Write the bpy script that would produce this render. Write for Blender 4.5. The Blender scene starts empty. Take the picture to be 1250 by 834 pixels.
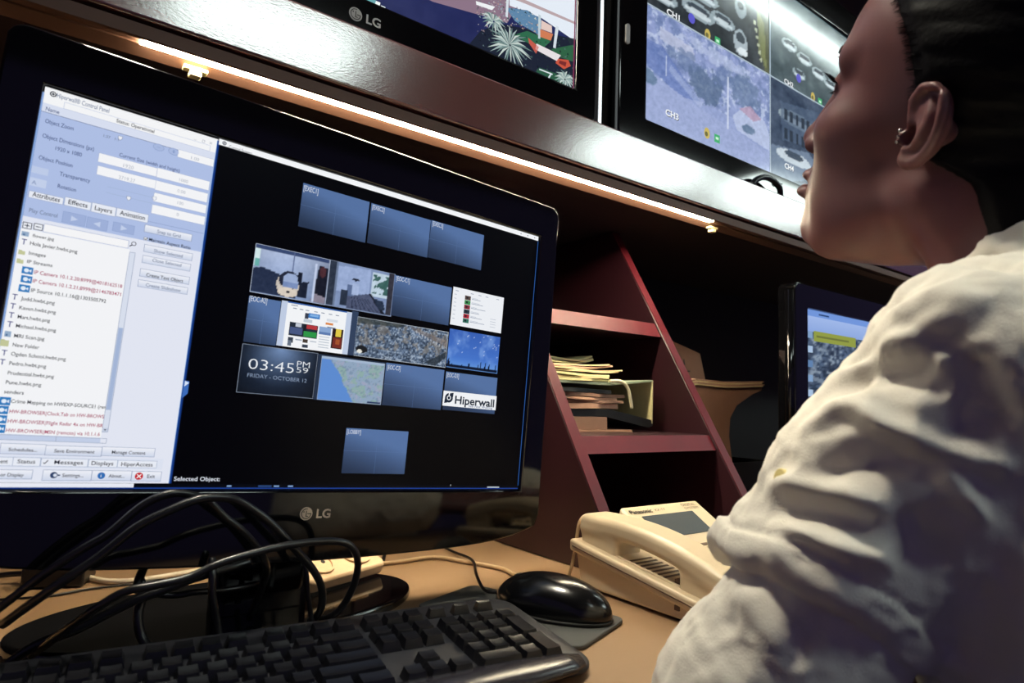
import bpy, bmesh, math, random
import numpy as np
from mathutils import Vector, Matrix

random.seed(7); rng = np.random.default_rng(7)
PI = math.pi
EYE = 0.97                       # height of the camera over the floor; all coordinates below are relative to it
sc = bpy.context.scene
COL = sc.collection

# ------------------------------------------------------------------ camera, world, lamps, exposure
cam_d = bpy.data.cameras.new('camera'); cam = bpy.data.objects.new('camera', cam_d); COL.objects.link(cam)
cam_d.sensor_width = 36.0; cam_d.lens = 23.04; cam_d.clip_start = 0.02
_R = ((0.79369961, 0.08212234, 0.60274111), (-0.60737517, 0.05207791, 0.79270631), (0.0337094, -0.99526068, 0.09121329))
cam.matrix_world = Matrix(((_R[0][0], -_R[0][1], -_R[0][2], 0.0), (_R[1][0], -_R[1][1], -_R[1][2], 0.0),
                           (_R[2][0], -_R[2][1], -_R[2][2], EYE), (0, 0, 0, 1)))
cam_d.dof.use_dof = True; cam_d.dof.focus_distance = 0.80; cam_d.dof.aperture_fstop = 9.0
sc.camera = cam
sc.view_settings.view_transform = 'Standard'; sc.view_settings.look = 'None'
sc.view_settings.exposure = 0.0; sc.view_settings.gamma = 1.0; sc.view_settings.use_curve_mapping = False
wd = bpy.data.worlds.new('world'); sc.world = wd; wd.use_nodes = True
wd.node_tree.nodes['Background'].inputs[0].default_value = (0.50, 0.40, 1.0, 1)
wd.node_tree.nodes['Background'].inputs[1].default_value = 0.11
LED_STRENGTH = 165.0
LED_COLOR = (1.0, 0.87, 0.62)
CEILING_STRENGTH = 15.0
CEILING_COLOR = (0.86, 1.0, 0.95)
SCREEN_GAIN = 0.92

# ------------------------------------------------------------------ colours and materials
def lin(c):
    if isinstance(c, str):
        c = c.lstrip('#'); c = tuple(int(c[i:i+2], 16)/255 for i in (0, 2, 4))
    return tuple((x/12.92 if x <= 0.04045 else ((x+0.055)/1.055)**2.4) for x in c)

def nmat(name):
    m = bpy.data.materials.new(name); m.use_nodes = True
    nt = m.node_tree; b = nt.nodes['Principled BSDF']
    return m, nt, b

def mat(name, col, rough=0.5, metal=0.0, spec=0.5, coat=0.0, noise=0.0, nscale=40.0, bump=0.0, bscale=200.0, sheen=0.0, stretch=(1, 1, 1), sss=0.0):
    m, nt, b = nmat(name); c = lin(col)
    b.inputs['Base Color'].default_value = (*c, 1); b.inputs['Roughness'].default_value = rough
    b.inputs['Metallic'].default_value = metal; b.inputs['Specular IOR Level'].default_value = spec
    b.inputs['Coat Weight'].default_value = coat; b.inputs['Coat Roughness'].default_value = 0.08
    if sheen: b.inputs['Sheen Weight'].default_value = sheen
    if sss:
        b.inputs['Subsurface Weight'].default_value = sss; b.inputs['Subsurface Radius'].default_value = (0.012, 0.004, 0.002)
        b.inputs['Subsurface Scale'].default_value = 0.6
    tc = nt.nodes.new('ShaderNodeTexCoord'); mp = nt.nodes.new('ShaderNodeMapping')
    mp.inputs['Scale'].default_value = stretch; nt.links.new(tc.outputs['Object'], mp.inputs['Vector'])
    if noise:
        n = nt.nodes.new('ShaderNodeTexNoise'); n.inputs['Scale'].default_value = nscale; n.inputs['Detail'].default_value = 6
        nt.links.new(mp.outputs['Vector'], n.inputs['Vector'])
        mx = nt.nodes.new('ShaderNodeMix'); mx.data_type = 'RGBA'
        mx.inputs['A'].default_value = (*[v*(1-noise) for v in c], 1); mx.inputs['B'].default_value = (*[min(1, v*(1+noise)) for v in c], 1)
        nt.links.new(n.outputs['Fac'], mx.inputs['Factor']); nt.links.new(mx.outputs['Result'], b.inputs['Base Color'])
    if bump:
        n2 = nt.nodes.new('ShaderNodeTexNoise'); n2.inputs['Scale'].default_value = bscale; n2.inputs['Detail'].default_value = 3
        nt.links.new(mp.outputs['Vector'], n2.inputs['Vector'])
        bp = nt.nodes.new('ShaderNodeBump'); bp.inputs['Strength'].default_value = bump; bp.inputs['Distance'].default_value = 0.001
        nt.links.new(n2.outputs['Fac'], bp.inputs['Height']); nt.links.new(bp.outputs['Normal'], b.inputs['Normal'])
        if coat: nt.links.new(bp.outputs['Normal'], b.inputs['Coat Normal'])
    return m

def emat(name, col, strength):
    m, nt, b = nmat(name); c = lin(col) if isinstance(col, str) else col
    b.inputs['Base Color'].default_value = (*c, 1); b.inputs['Emission Color'].default_value = (*c, 1)
    b.inputs['Emission Strength'].default_value = strength
    return m

def screen_mat(name, gain, rough=0.25, spec=0.3):
    m, nt, b = nmat(name)
    a = nt.nodes.new('ShaderNodeAttribute'); a.attribute_name = 'picture'
    b.inputs['Base Color'].default_value = (0.004, 0.004, 0.006, 1); b.inputs['Roughness'].default_value = rough
    b.inputs['Specular IOR Level'].default_value = spec
    nt.links.new(a.outputs['Color'], b.inputs['Emission Color']); b.inputs['Emission Strength'].default_value = gain
    return m

M = {}
M['wall'] = mat('dark_wall_paint', '#0c0a0c', 0.8, noise=0.15, nscale=6)
M['ceil'] = mat('ceiling_paint', '#6d5a58', 0.9, noise=0.05, nscale=5)
M['floor'] = mat('dark_carpet', '#1b1a1e', 0.95, bump=0.6, bscale=400)
M['fascia'] = mat('brown_veneer', '#6e3a34', 0.25, spec=0.55, coat=1.0, noise=0.35, nscale=9, bump=0.10, bscale=520, stretch=(0.4, 1, 1))
M['fascia'].node_tree.nodes['Principled BSDF'].inputs['Coat Roughness'].default_value = 0.16
M['fascia'].node_tree.nodes['Principled BSDF'].inputs['Coat IOR'].default_value = 2.25
M['shelfwood'] = mat('dark_veneer', '#24161a', 0.6, noise=0.3, nscale=9, stretch=(0.2, 1, 1), bump=0.1)
M['led_wood'] = mat('batten_wood', '#684838', 0.6, noise=0.2, nscale=14, stretch=(0.2, 1, 1))
M['mahogany'] = mat('red_mahogany', '#260b13', 0.40, coat=0.25, noise=0.30, nscale=12, stretch=(1, 0.6, 0.6), bump=0.08, bscale=160)
M['edge_band'] = mat('red_edge_band', '#520f1b', 0.5, spec=0.35, coat=0.0, noise=0.25, nscale=20)
M['desk'] = mat('maple_veneer', '#97785a', 0.42, noise=0.10, nscale=16, stretch=(0.25, 1, 1), bump=0.06, bscale=300)
M['black_gloss'] = mat('glossy_black_plastic', '#08080a', 0.07, spec=0.5)
M['mouse_black'] = mat('mouse_black', '#0b0b0d', 0.20, spec=0.5)
M['black_semi'] = mat('satin_black_plastic', '#0b0b0e', 0.32, spec=0.45, bump=0.05, bscale=900)
M['black_matte'] = mat('matte_black_plastic', '#0a0a0c', 0.5, bump=0.1, bscale=700)
M['dark_shell'] = mat('dark_grey_shell', '#121216', 0.35)
M['key'] = mat('key_plastic', '#0f0f14', 0.28, bump=0.12, bscale=900)
M['kbd'] = mat('keyboard_plastic', '#1a1b22', 0.42, bump=0.10, bscale=900)
M['kbd_gloss'] = mat('keyboard_front_gloss', '#26242a', 0.24, spec=0.6)
M['legend'] = mat('key_legend', '#a9a7a0', 0.5)
M['cable'] = mat('black_rubber', '#0c0c0f', 0.30)
M['cable_beige'] = mat('beige_cable', '#b79b78', 0.45)
M['cable_white'] = mat('white_cable', '#d9cbb4', 0.45)
M['logo'] = mat('silver_logo', '#d8c3ab', 0.35, metal=0.0)
M['logo_dim'] = mat('dim_logo', '#9a9a9a', 0.4)
M['trim_white'] = mat('white_trim', '#f2f5f2', 0.25)
M['pad'] = mat('grey_mouse_pad', '#4a4a48', 0.85, bump=0.3, bscale=1200)
M['pad_edge'] = mat('blue_grey_rubber', '#2c3a40', 0.7)
M['phone'] = mat('beige_phone_plastic', '#d0bd9e', 0.36, spec=0.5, bump=0.02, bscale=1500)
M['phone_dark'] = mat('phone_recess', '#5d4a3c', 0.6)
M['lcd'] = mat('grey_lcd', '#4a4f52', 0.22)
M['ink'] = mat('dark_print', '#2b2620', 0.6)
M['socket'] = mat('socket_white', '#d9b892', 0.4)
M['hole'] = mat('socket_hole', '#120c0a', 0.7)
M['paper'] = mat('cream_paper', '#cdb489', 0.85, noise=0.12, nscale=60)
M['paper_y'] = mat('yellowed_paper', '#cfc690', 0.8, noise=0.10, nscale=80)
M['paper_p'] = mat('pinkish_paper', '#b58a72', 0.85, noise=0.15, nscale=80)
M['paper_b'] = mat('brown_paper', '#94705c', 0.85, noise=0.15, nscale=60)
M['binder'] = mat('grey_green_card', '#9aa58c', 0.6, noise=0.08)
M['binder_in'] = mat('cream_card', '#d9cf9c', 0.6, noise=0.06)
M['binder_blk'] = mat('black_card', '#0d0c0e', 0.6)
M['strap'] = mat('white_tape', '#e4dab8', 0.6)
M['card'] = mat('cardboard', '#8a6450', 0.85, noise=0.15, nscale=30)
M['ceil_light'] = emat('fluorescent_diffuser', CEILING_COLOR, CEILING_STRENGTH)
M['light_frame'] = mat('white_enamel', '#c9c9c9', 0.5)
M['added_spot'] = emat('added_spot_diffuser', (1.0, 0.93, 0.76), 330.0)
M['tube_light'] = emat('tube_diffuser', CEILING_COLOR, 42.0)
M['gap_glint'] = emat('gap_glint', (0.9, 1.0, 1.0), 1.6)  # glow for the added edge glint between the televisions
M['led'] = emat('led_diffuser', LED_COLOR, LED_STRENGTH)
M['screen'] = screen_mat('lit_screen', SCREEN_GAIN, 0.3, 0.08)
M['tvscreen'] = screen_mat('lit_tv_screen', 1.0, 0.12, 0.9)
M['steel'] = mat('steel', '#b9b4ae', 0.22, metal=1.0)
M['skin'] = mat('skin', '#70494a', 0.42, spec=0.45, noise=0.10, nscale=45, bump=0.10, bscale=900, sss=0.25)
M['hair'] = mat('dark_hair', '#050407', 0.6, spec=0.12, bump=0.4, bscale=160, stretch=(0.25, 2.0, 2.0))
M['lash'] = mat('black_lash', '#050507', 0.5)
M['eye_white'] = mat('eye_white', '#d8d2cc', 0.15)
M['iris'] = mat('brown_iris', '#2a1710', 0.1)
M['trousers'] = mat('dark_trousers', '#15161c', 0.9)
M['shirt'] = mat('white_cotton', '#e4dfd2', 0.85, sheen=0.15, noise=0.06, nscale=30, bump=0.35, bscale=900)
M['button'] = mat('cream_button', '#e0cf86', 0.3)

# ------------------------------------------------------------------ mesh building
ROOT = {}                                    # object -> its place, relative to the camera
def rel(o):
    while o is not None:
        if o.name in ROOT: return ROOT[o.name]
        o = o.parent
    return Vector((0, 0, 0))

def tag(o, label=None, cat=None, group=None, kind=None):
    if label: o['label'] = label
    if cat: o['category'] = cat
    if group: o['group'] = group
    if kind: o['kind'] = kind
    return o

def thing(name, label, cat, loc, group=None):
    o = bpy.data.objects.new(name, None); COL.objects.link(o); o.empty_display_size = 0.05
    o.location = (loc[0], loc[1], loc[2]+EYE); ROOT[o.name] = Vector(loc)
    return tag(o, label, cat, group)

def link(name, me, m, parent=None, loc=(0, 0, 0), smooth=False, bevel=0.0, seg=2, sub=0):
    """vertices come in camera-relative place; the object's origin is its thing's base"""
    r = rel(parent) if parent is not None else Vector(loc)
    me.transform(Matrix.Translation(-r))
    if m is not None:
        for x in (m if isinstance(m, (list, tuple)) else [m]): me.materials.append(x)
    if smooth:
        for p in me.polygons: p.use_smooth = True
    me.name = name
    o = bpy.data.objects.new(name, me); COL.objects.link(o)
    if parent is not None: o.parent = parent
    else:
        o.location = (r[0], r[1], r[2]+EYE); ROOT[o.name] = r
    if bevel:
        b = o.modifiers.new('bevel', 'BEVEL'); b.width = bevel; b.segments = seg; b.limit_method = 'ANGLE'; b.angle_limit = 0.6
        for p in me.polygons: p.use_smooth = True
        me.set_sharp_from_angle(angle=0.7)
    if sub:
        s = o.modifiers.new('sub', 'SUBSURF'); s.levels = sub; s.render_levels = sub
    return o

class MB:
    def __init__(s): s.v = []; s.f = []; s.mi = []
    def add(s, vs, fs, mi=0):
        n = len(s.v); s.v += [tuple(v) for v in vs]; s.f += [tuple(i+n for i in f) for f in fs]; s.mi += [mi]*len(fs); return s
    def box(s, a, b, T=None, mi=0):
        x0, y0, z0 = a; x1, y1, z1 = b
        v = [Vector(p) for p in ((x0,y0,z0),(x1,y0,z0),(x1,y1,z0),(x0,y1,z0),(x0,y0,z1),(x1,y0,z1),(x1,y1,z1),(x0,y1,z1))]
        if T: v = [T @ p for p in v]
        return s.add(v, [(3,2,1,0),(4,5,6,7),(0,1,5,4),(1,2,6,5),(2,3,7,6),(3,0,4,7)], mi)
    def prism(s, pts, d0, d1, place, mi=0):
        """pts 2-D outline (counter-clockwise), place(u, v, d) -> point"""
        n = len(pts)
        v = [place(p[0], p[1], d0) for p in pts]+[place(p[0], p[1], d1) for p in pts]
        f = [tuple(range(n))[::-1], tuple(range(n, 2*n))]+[(i, (i+1) % n, n+(i+1) % n, n+i) for i in range(n)]
        return s.add(v, f, mi)
    def ring(s, outer, inner, d0, d1, place, mi=0):
        """frame between two outlines with the same number of points"""
        n = len(outer)
        v = [place(*p, d0) for p in outer]+[place(*p, d0) for p in inner]+[place(*p, d1) for p in outer]+[place(*p, d1) for p in inner]
        f = []
        for i in range(n):
            j = (i+1) % n
            f += [(i, j, n+j, n+i), (2*n+j, 2*n+i, 3*n+i, 3*n+j), (j, i, 2*n+i, 2*n+j), (n+i, n+j, 3*n+j, 3*n+i)]
        return s.add(v, f, mi)
    def tube(s, pts, r, n=10, mi=0, smooth=4):
        P = spline(pts, smooth) if smooth else [Vector(p) for p in pts]
        m = len(P); rs = r if isinstance(r, (list, tuple, np.ndarray)) else [r]*m
        if len(rs) != m: rs = np.interp(np.linspace(0, 1, m), np.linspace(0, 1, len(rs)), rs)
        up = Vector((0.31, 0.17, 0.93)); v = []; f = []
        for i, p in enumerate(P):
            t = (P[min(i+1, m-1)]-P[max(i-1, 0)]).normalized()
            a = t.cross(up).normalized(); b = a.cross(t).normalized(); up = b
            for k in range(n):
                w = 2*PI*k/n; v.append(p+(a*math.cos(w)+b*math.sin(w))*rs[i])
        for i in range(m-1):
            for k in range(n):
                f.append((i*n+k, i*n+(k+1) % n, (i+1)*n+(k+1) % n, (i+1)*n+k))
        f += [tuple(range(n))[::-1], tuple(range((m-1)*n, m*n))]
        return s.add(v, f, mi)
    def cyl(s, c, axis, r, h, n=24, mi=0, r2=None):
        c = Vector(c); t = Vector(axis).normalized(); a = t.orthogonal().normalized(); b = t.cross(a); r2 = r if r2 is None else r2
        v = [c+(a*math.cos(2*PI*k/n)+b*math.sin(2*PI*k/n))*r for k in range(n)]+[c+t*h+(a*math.cos(2*PI*k/n)+b*math.sin(2*PI*k/n))*r2 for k in range(n)]
        return s.add(v, [tuple(range(n))[::-1], tuple(range(n, 2*n))]+[(k, (k+1) % n, n+(k+1) % n, n+k) for k in range(n)], mi)
    def mesh(s, name='m'):
        me = bpy.data.meshes.new(name); me.from_pydata([tuple(v) for v in s.v], [], s.f)
        if any(s.mi): me.polygons.foreach_set('material_index', s.mi)
        bm = bmesh.new(); bm.from_mesh(me); bmesh.ops.recalc_face_normals(bm, faces=bm.faces); bm.to_mesh(me); bm.free()
        me.update(); return me
    def build(s, name, m, parent=None, **k): return link(name, s.mesh(name), m, parent, **k)

def spline(pts, k=4):
    P = [Vector(p) for p in pts]
    if len(P) < 3: return P
    out = []
    for i in range(len(P)-1):
        p0 = P[max(i-1, 0)]; p1 = P[i]; p2 = P[i+1]; p3 = P[min(i+2, len(P)-1)]
        for j in range(k):
            t = j/k
            out.append(0.5*((2*p1)+(p2-p0)*t+(2*p0-5*p1+4*p2-p3)*t*t+(3*p1-p0-3*p2+p3)*t**3))
    return out+[P[-1]]

def rrect(x0, y0, x1, y1, r, n=5):
    out = []
    for cx, cy, a0 in ((x1-r, y0+r, -90), (x1-r, y1-r, 0), (x0+r, y1-r, 90), (x0+r, y0+r, 180)):
        for k in range(n+1):
            a = math.radians(a0+90*k/n); out.append((cx+r*math.cos(a), cy+r*math.sin(a)))
    return out

def rotz(c, deg): return Matrix.Translation(Vector(c)) @ Matrix.Rotation(math.radians(deg), 4, 'Z')
XZ = lambda u, v, d: (u, d, v)              # outline in x, z pushed along y
XY = lambda u, v, d: (u, v, d)
YZ = lambda u, v, d: (d, u, v)

# ------------------------------------------------------------------ implicit surfaces
import openvdb
def smin(a, b, k):
    h = np.clip(0.5+0.5*(b-a)/k, 0, 1); return b+(a-b)*h-k*h*(1-h)
def smax(a, b, k): return -smin(-a, -b, k)
def ell(P, c, r):
    x = (P[0]-c[0])/r[0]; y = (P[1]-c[1])/r[1]; z = (P[2]-c[2])/r[2]
    q = np.sqrt(x*x+y*y+z*z)
    g = np.sqrt((x/r[0])**2+(y/r[1])**2+(z/r[2])**2)+1e-9
    return q*(q-1)/g
def caps(P, a, b, ra, rb=None):
    rb = ra if rb is None else rb
    a = np.array(a, float); d = np.array(b, float)-a; L = d@d
    t = np.clip(((P[0]-a[0])*d[0]+(P[1]-a[1])*d[1]+(P[2]-a[2])*d[2])/L, 0, 1)
    return np.sqrt((P[0]-a[0]-t*d[0])**2+(P[1]-a[1]-t*d[1])**2+(P[2]-a[2]-t*d[2])**2)-(ra+(rb-ra)*t)
def rbox(P, c, h, r):
    q = [np.abs(P[i]-c[i])-(h[i]-r) for i in range(3)]
    return np.sqrt(sum(np.maximum(v, 0)**2 for v in q))+np.minimum(np.maximum(np.maximum(q[0], q[1]), q[2]), 0)-r
def polytube(P, pts, r):
    d = None
    rs = r if isinstance(r, (list, tuple)) else [r]*len(pts)
    for i in range(len(pts)-1):
        q = caps(P, pts[i], pts[i+1], rs[i], rs[i+1]); d = q if d is None else np.minimum(d, q)
    return d
def grid(lo, hi, h):
    n = [int(math.ceil((hi[i]-lo[i])/h))+1 for i in range(3)]
    ax = [lo[i]+h*np.arange(n[i], dtype=np.float32) for i in range(3)]
    return [ax[0][:, None, None], ax[1][None, :, None], ax[2][None, None, :]], n
def iso(d, lo, h):
    d = np.ascontiguousarray(np.broadcast_to(d, d.shape).astype(np.float32))
    g = openvdb.FloatGrid(1.0); g.copyFromArray(np.clip(d/h, -3, 3))
    p, q = g.convertToQuads(0.0)
    return p*h+np.array(lo), q
def quad_mesh(name, p, q):
    me = bpy.data.meshes.new(name)
    me.vertices.add(len(p)); me.vertices.foreach_set('co', np.asarray(p, np.float32).ravel())
    q = np.asarray(q, np.int32); me.loops.add(q.size); me.loops.foreach_set('vertex_index', q[:, ::-1].ravel() if FLIP else q.ravel())
    me.polygons.add(len(q)); me.polygons.foreach_set('loop_start', np.arange(0, q.size, 4, dtype=np.int32))
    me.polygons.foreach_set('loop_total', np.full(len(q), 4, np.int32))
    me.update(calc_edges=True); me.validate()
    bm = bmesh.new(); bm.from_mesh(me); bmesh.ops.recalc_face_normals(bm, faces=bm.faces); bm.to_mesh(me); bm.free()
    return me
FLIP = False
def fbm3(p, freq, octaves=3, seed=0):
    """cheap smooth noise on points (n,3), about -1..1"""
    r = np.random.default_rng(seed); out = np.zeros(len(p)); amp = 1.0; tot = 0
    for o in range(octaves):
        for _ in range(4):
            k = r.normal(size=3); k /= np.linalg.norm(k)
            w = r.normal(size=3); w /= np.linalg.norm(w)
            out += amp*0.5*np.sin(freq*2*PI*(p@k)+r.uniform(0, 6.28)+1.7*np.sin(freq*1.3*PI*(p@w)+r.uniform(0, 6.28)))
        tot += amp; amp *= 0.5; freq *= 2.03
    return out/tot
# ------------------------------------------------------------------ the room
DESK = -0.22
def struct(name, a, b, m): return tag(MB().box(a, b).build(name, m, loc=((a[0]+b[0])/2, (a[1]+b[1])/2, a[2])), kind='structure')
struct('floor', (-2.6, -2.6, -1.02), (5.6, 1.3, -0.97), M['floor'])
struct('wall_back', (-2.6, 1.2, -0.97), (5.6, 1.3, 1.45), M['wall'])
struct('ceiling', (-2.7, -2.7, 1.45), (5.7, 1.3, 1.5), M['ceil'])

# two recessed ceiling lights behind the camera: they glance off the shelf front, the shoulder and the forehead
def ceiling_light(x0, x1, y0, y1, label, m_='ceil_light'):
    c = ((x0+x1)/2, (y0+y1)/2, 1.40)
    t = thing('ceiling_light', label, 'light', c, 'recessed ceiling lights')
    m = MB(); w = 0.03
    m.box((x0-w, y0-w, 1.405), (x0, y1+w, 1.449)).box((x1, y0-w, 1.405), (x1+w, y1+w, 1.449)).box((x0, y0-w, 1.405), (x1, y0, 1.449)).box((x0, y1, 1.405), (x1, y1+w, 1.449))
    m.build('frame', M['light_frame'], t)
    MB().box((x0, y0, 1.42), (x1, y1, 1.445)).build('diffuser', M[m_], t)
ceiling_light(0.34, 1.05, -1.35, -0.95, 'square white ceiling light above the left end of the desk')
ceiling_light(2.35, 3.30, -1.30, -0.90, 'white ceiling light in the middle of the rear row')
ceiling_light(3.45, 4.60, -1.15, -0.68, 'long white ceiling light at the right end of the rear row')
ceiling_light(0.02, 0.17, 0.545, 0.695, 'small square warm downlight over the monitor', 'added_spot')  # unseen lamp added to brighten the sleeve and the near desk
ceiling_light(1.75, 3.00, 0.235, 0.27, 'narrow tube light on the ceiling close to the televisions', 'tube_light')

# desk
t = thing('desk', 'long pale maple desk that carries the keyboard and the telephone', 'desk', (0.5, 0.7, -0.97))
MB().box((-1.3, 0.300, DESK-0.035), (2.6, 1.195, DESK)).build('desk_top', M['desk'], t, bevel=0.012, seg=4)
for x in (-1.2, 2.45): MB().box((x, 0.34, -0.97), (x+0.04, 1.19, DESK-0.035)).build('leg', M['desk'], t)
MB().box((-1.16, 1.10, -0.7), (2.45, 1.12, DESK-0.035)).build('modesty_panel', M['desk'], t)

# overhead shelf
SH = 0.432
t = thing('overhead_shelf', 'long dark veneered shelf with brown front that carries the two televisions', 'shelf', (0.7, 0.95, 0.352))
MB().box((-1.3, 0.722, 0.404), (2.6, 1.198, SH)).build('shelf_board', M['shelfwood'], t)
MB().box((-1.3, 0.722, 0.352), (2.6, 1.198, 0.358)).build('bottom_panel', M['shelfwood'], t)
MB().box((-1.3, 0.700, 0.356), (2.6, 0.7215, SH+0.001)).build('front_board', M['fascia'], t, bevel=0.003)
for x in (-1.3, 2.56): MB().box((x, 0.722, 0.358), (x+0.04, 1.198, 0.404)).build('end_panel', M['shelfwood'], t)

# light strip under the shelf
t = thing('light_strip', 'warm glowing light strip in a wooden batten under the shelf front', 'light', (0.5, 0.726, 0.3515))
MB().prism([(0.7035, 0.3515), (0.7035, 0.3385), (0.7075, 0.3380), (0.7180, 0.3455), (0.7180, 0.3475), (0.7340, 0.3475), (0.7340, 0.3455), (0.7500, 0.3395), (0.7520, 0.3400), (0.7520, 0.3515)][::-1], -1.25, 2.5, YZ).build('batten', M['led_wood'], t)
MB().prism([(0.0825, 0.7185), (1.009, 0.7185), (1.009, 0.7335), (0.0755, 0.7335)], 0.3448, 0.3474, XY).build('diffuser', M['led'], t)
for x in (0.129, 1.03):
    m = MB().box((x-0.012, 0.7366, 0.337), (x+0.012, 0.7475, 0.3413)).box((x-0.006, 0.7366, 0.331), (x+0.006, 0.7475, 0.337))
    m.build('clip', M['binder_in'], t, bevel=0.0012)

# slanted hutch under the shelf
t = thing('slanted_hutch', 'dark red mahogany pigeonhole rack with slanted side panels under the shelf', 'rack', (0.795, 0.95, DESK))
fy = lambda z: 0.615+0.61*(z+0.153)
for x in (0.624, 0.946):
    MB().prism([(fy(DESK)+.0, DESK+0.001), (1.185, DESK+0.001), (1.185, 0.351), (fy(0.351), 0.351)], x, x+0.02, YZ).build('side_panel', M['mahogany'], t, bevel=0.002)
    MB().prism([(fy(DESK)-0.0016, DESK+0.0012), (fy(DESK)-.0002, DESK+0.0012), (fy(0.350)-.0002, 0.350), (fy(0.350)-0.0016, 0.350)], x+.0004, x+0.0196, YZ).build('edge_band', M['edge_band'], t)
def hshelf(z0, z1):
    MB().prism([(fy(z0)+0.006, z0), (1.183, z0), (1.183, z1), (fy(z1)+0.006, z1)], 0.6445, 0.9455, YZ).build('shelf_board', M['mahogany'], t, bevel=0.002)
    MB().prism([(fy(z0)+0.0044, z0+.0004), (fy(z0)+.0058, z0+.0004), (fy(z1)+.0058, z1-.0004), (fy(z1)+0.0044, z1-.0004)], 0.6445, 0.9455, YZ).build('edge_band', M['edge_band'], t)
hshelf(0.127, 0.154); hshelf(-0.070, -0.045)
MB().box((0.55, 1.1855, DESK+0.001), (1.02, 1.198, 0.351)).build('back_panel', M['mahogany'], t)
# ------------------------------------------------------------------ pictures made of coloured faces
_CAP = {}
def text_polys(s, weight=0):
    cu = bpy.data.curves.new('t', 'FONT'); cu.body = s; cu.size = 1.0; cu.resolution_u = 3
    cu.offset = {0: 0.0, 1: 0.010, 2: 0.024, -1: -0.012}[weight]
    o = bpy.data.objects.new('t', cu); me = o.to_mesh()
    v = [(p.co.x, p.co.y) for p in me.vertices]; f = [tuple(p.vertices) for p in me.polygons]
    o.to_mesh_clear(); bpy.data.objects.remove(o); bpy.data.curves.remove(cu)
    return v, f
def cap():
    if 'c' not in _CAP:
        v, f = text_polys('H'); _CAP['c'] = max(p[1] for p in v)
    return _CAP['c']

class Canvas:
    """flat print on a plane: place(x, y, lift) -> point"""
    def __init__(s, place, base=0.0): s.place = place; s.base = base; s.v = []; s.f = []; s.c = []
    def put(s, pts, faces, cols, lift):
        n = len(s.v); s.v += [tuple(s.place(p[0], p[1], s.base+lift*0.00012)) for p in pts]
        s.f += [tuple(i+n for i in f) for f in faces]; s.c += cols
    def poly(s, pts, col, lift=1):
        c = lin(col); s.put(pts, [tuple(range(len(pts)))], [[c]*len(pts)], lift)
    def rect(s, x0, y0, x1, y1, col, lift=1, col2=None):
        c = lin(col); d = lin(col2) if col2 else c; s.put([(x0, y0), (x1, y0), (x1, y1), (x0, y1)], [(0, 1, 2, 3)], [[d, d, c, c]], lift)
    def frame(s, x0, y0, x1, y1, col, w=0.0004, lift=2):
        s.rect(x0, y0, x1, y0+w, col, lift); s.rect(x0, y1-w, x1, y1, col, lift); s.rect(x0, y0, x0+w, y1, col, lift); s.rect(x1-w, y0, x1, y1, col, lift)
    def disc(s, x, y, r, col, lift=1, n=20, ry=None):
        ry = ry or r; s.poly([(x+r*math.cos(2*PI*k/n), y+ry*math.sin(2*PI*k/n)) for k in range(n)], col, lift)
    def arc(s, x, y, r, w, a0, a1, col, lift=2, n=16):
        a = [math.radians(a0+(a1-a0)*k/n) for k in range(n+1)]
        P = [(x+r*math.cos(t), y+r*math.sin(t)) for t in a]+[(x+(r-w)*math.cos(t), y+(r-w)*math.sin(t)) for t in a]
        c = lin(col); s.put(P, [(i, i+1, n+2+i, n+1+i) for i in range(n)], [[c]*4]*n, lift)
    def line(s, x0, y0, x1, y1, w, col, lift=2):
        d = Vector((x1-x0, y1-y0)).normalized()*w/2; s.poly([(x0-d.y, y0+d.x), (x0+d.y, y0-d.x), (x1+d.y, y1-d.x), (x1-d.y, y1+d.x)], col, lift)
    def text(s, t, x, y, w, h, col, weight=0, lift=4, shear=0.0, rise=0.0):
        v, f = text_polys(t, weight)
        if not v: return
        x0 = min(p[0] for p in v); x1 = max(p[0] for p in v); k = h/cap()
        kx = w/(x1-x0) if w else k
        wd = w or (x1-x0)*k
        P = [(x+(p[0]-x0)*kx+shear*p[1]*k, y+p[1]*k+rise*((p[0]-x0)*kx/wd)) for p in v]
        c = lin(col); s.put(P, f, [[c]*len(q) for q in f], lift)
    def image(s, img, x0, y0, x1, y1, lift=1):
        """img (rows, cols, 3) in display values, first row at the top; colours blend from cell to cell"""
        h, w = img.shape[:2]; L = np.where(img <= 0.04045, img/12.92, ((img+0.055)/1.055)**2.4)
        P = [(x0+(x1-x0)*j/(w-1), y1+(y0-y1)*i/(h-1)) for i in range(h) for j in range(w)]
        f = []; c = []
        for i in range(h-1):
            for j in range(w-1):
                ids = [(i+1)*w+j, (i+1)*w+j+1, i*w+j+1, i*w+j]; f.append(tuple(ids)); c.append([tuple(L[k//w, k % w]) for k in ids])
        s.put(P, f, c, lift)
    def build(s, name, parent, m='screen'):
        me = bpy.data.meshes.new(name); me.from_pydata(s.v, [], s.f)
        a = me.color_attributes.new('picture', 'FLOAT_COLOR', 'CORNER')
        flat = np.ones((sum(len(x) for x in s.f), 4), np.float32); flat[:, :3] = np.array([c for fc in s.c for c in fc])
        a.data.foreach_set('color', flat.ravel())
        return link(name, me, M[m], parent)

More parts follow.
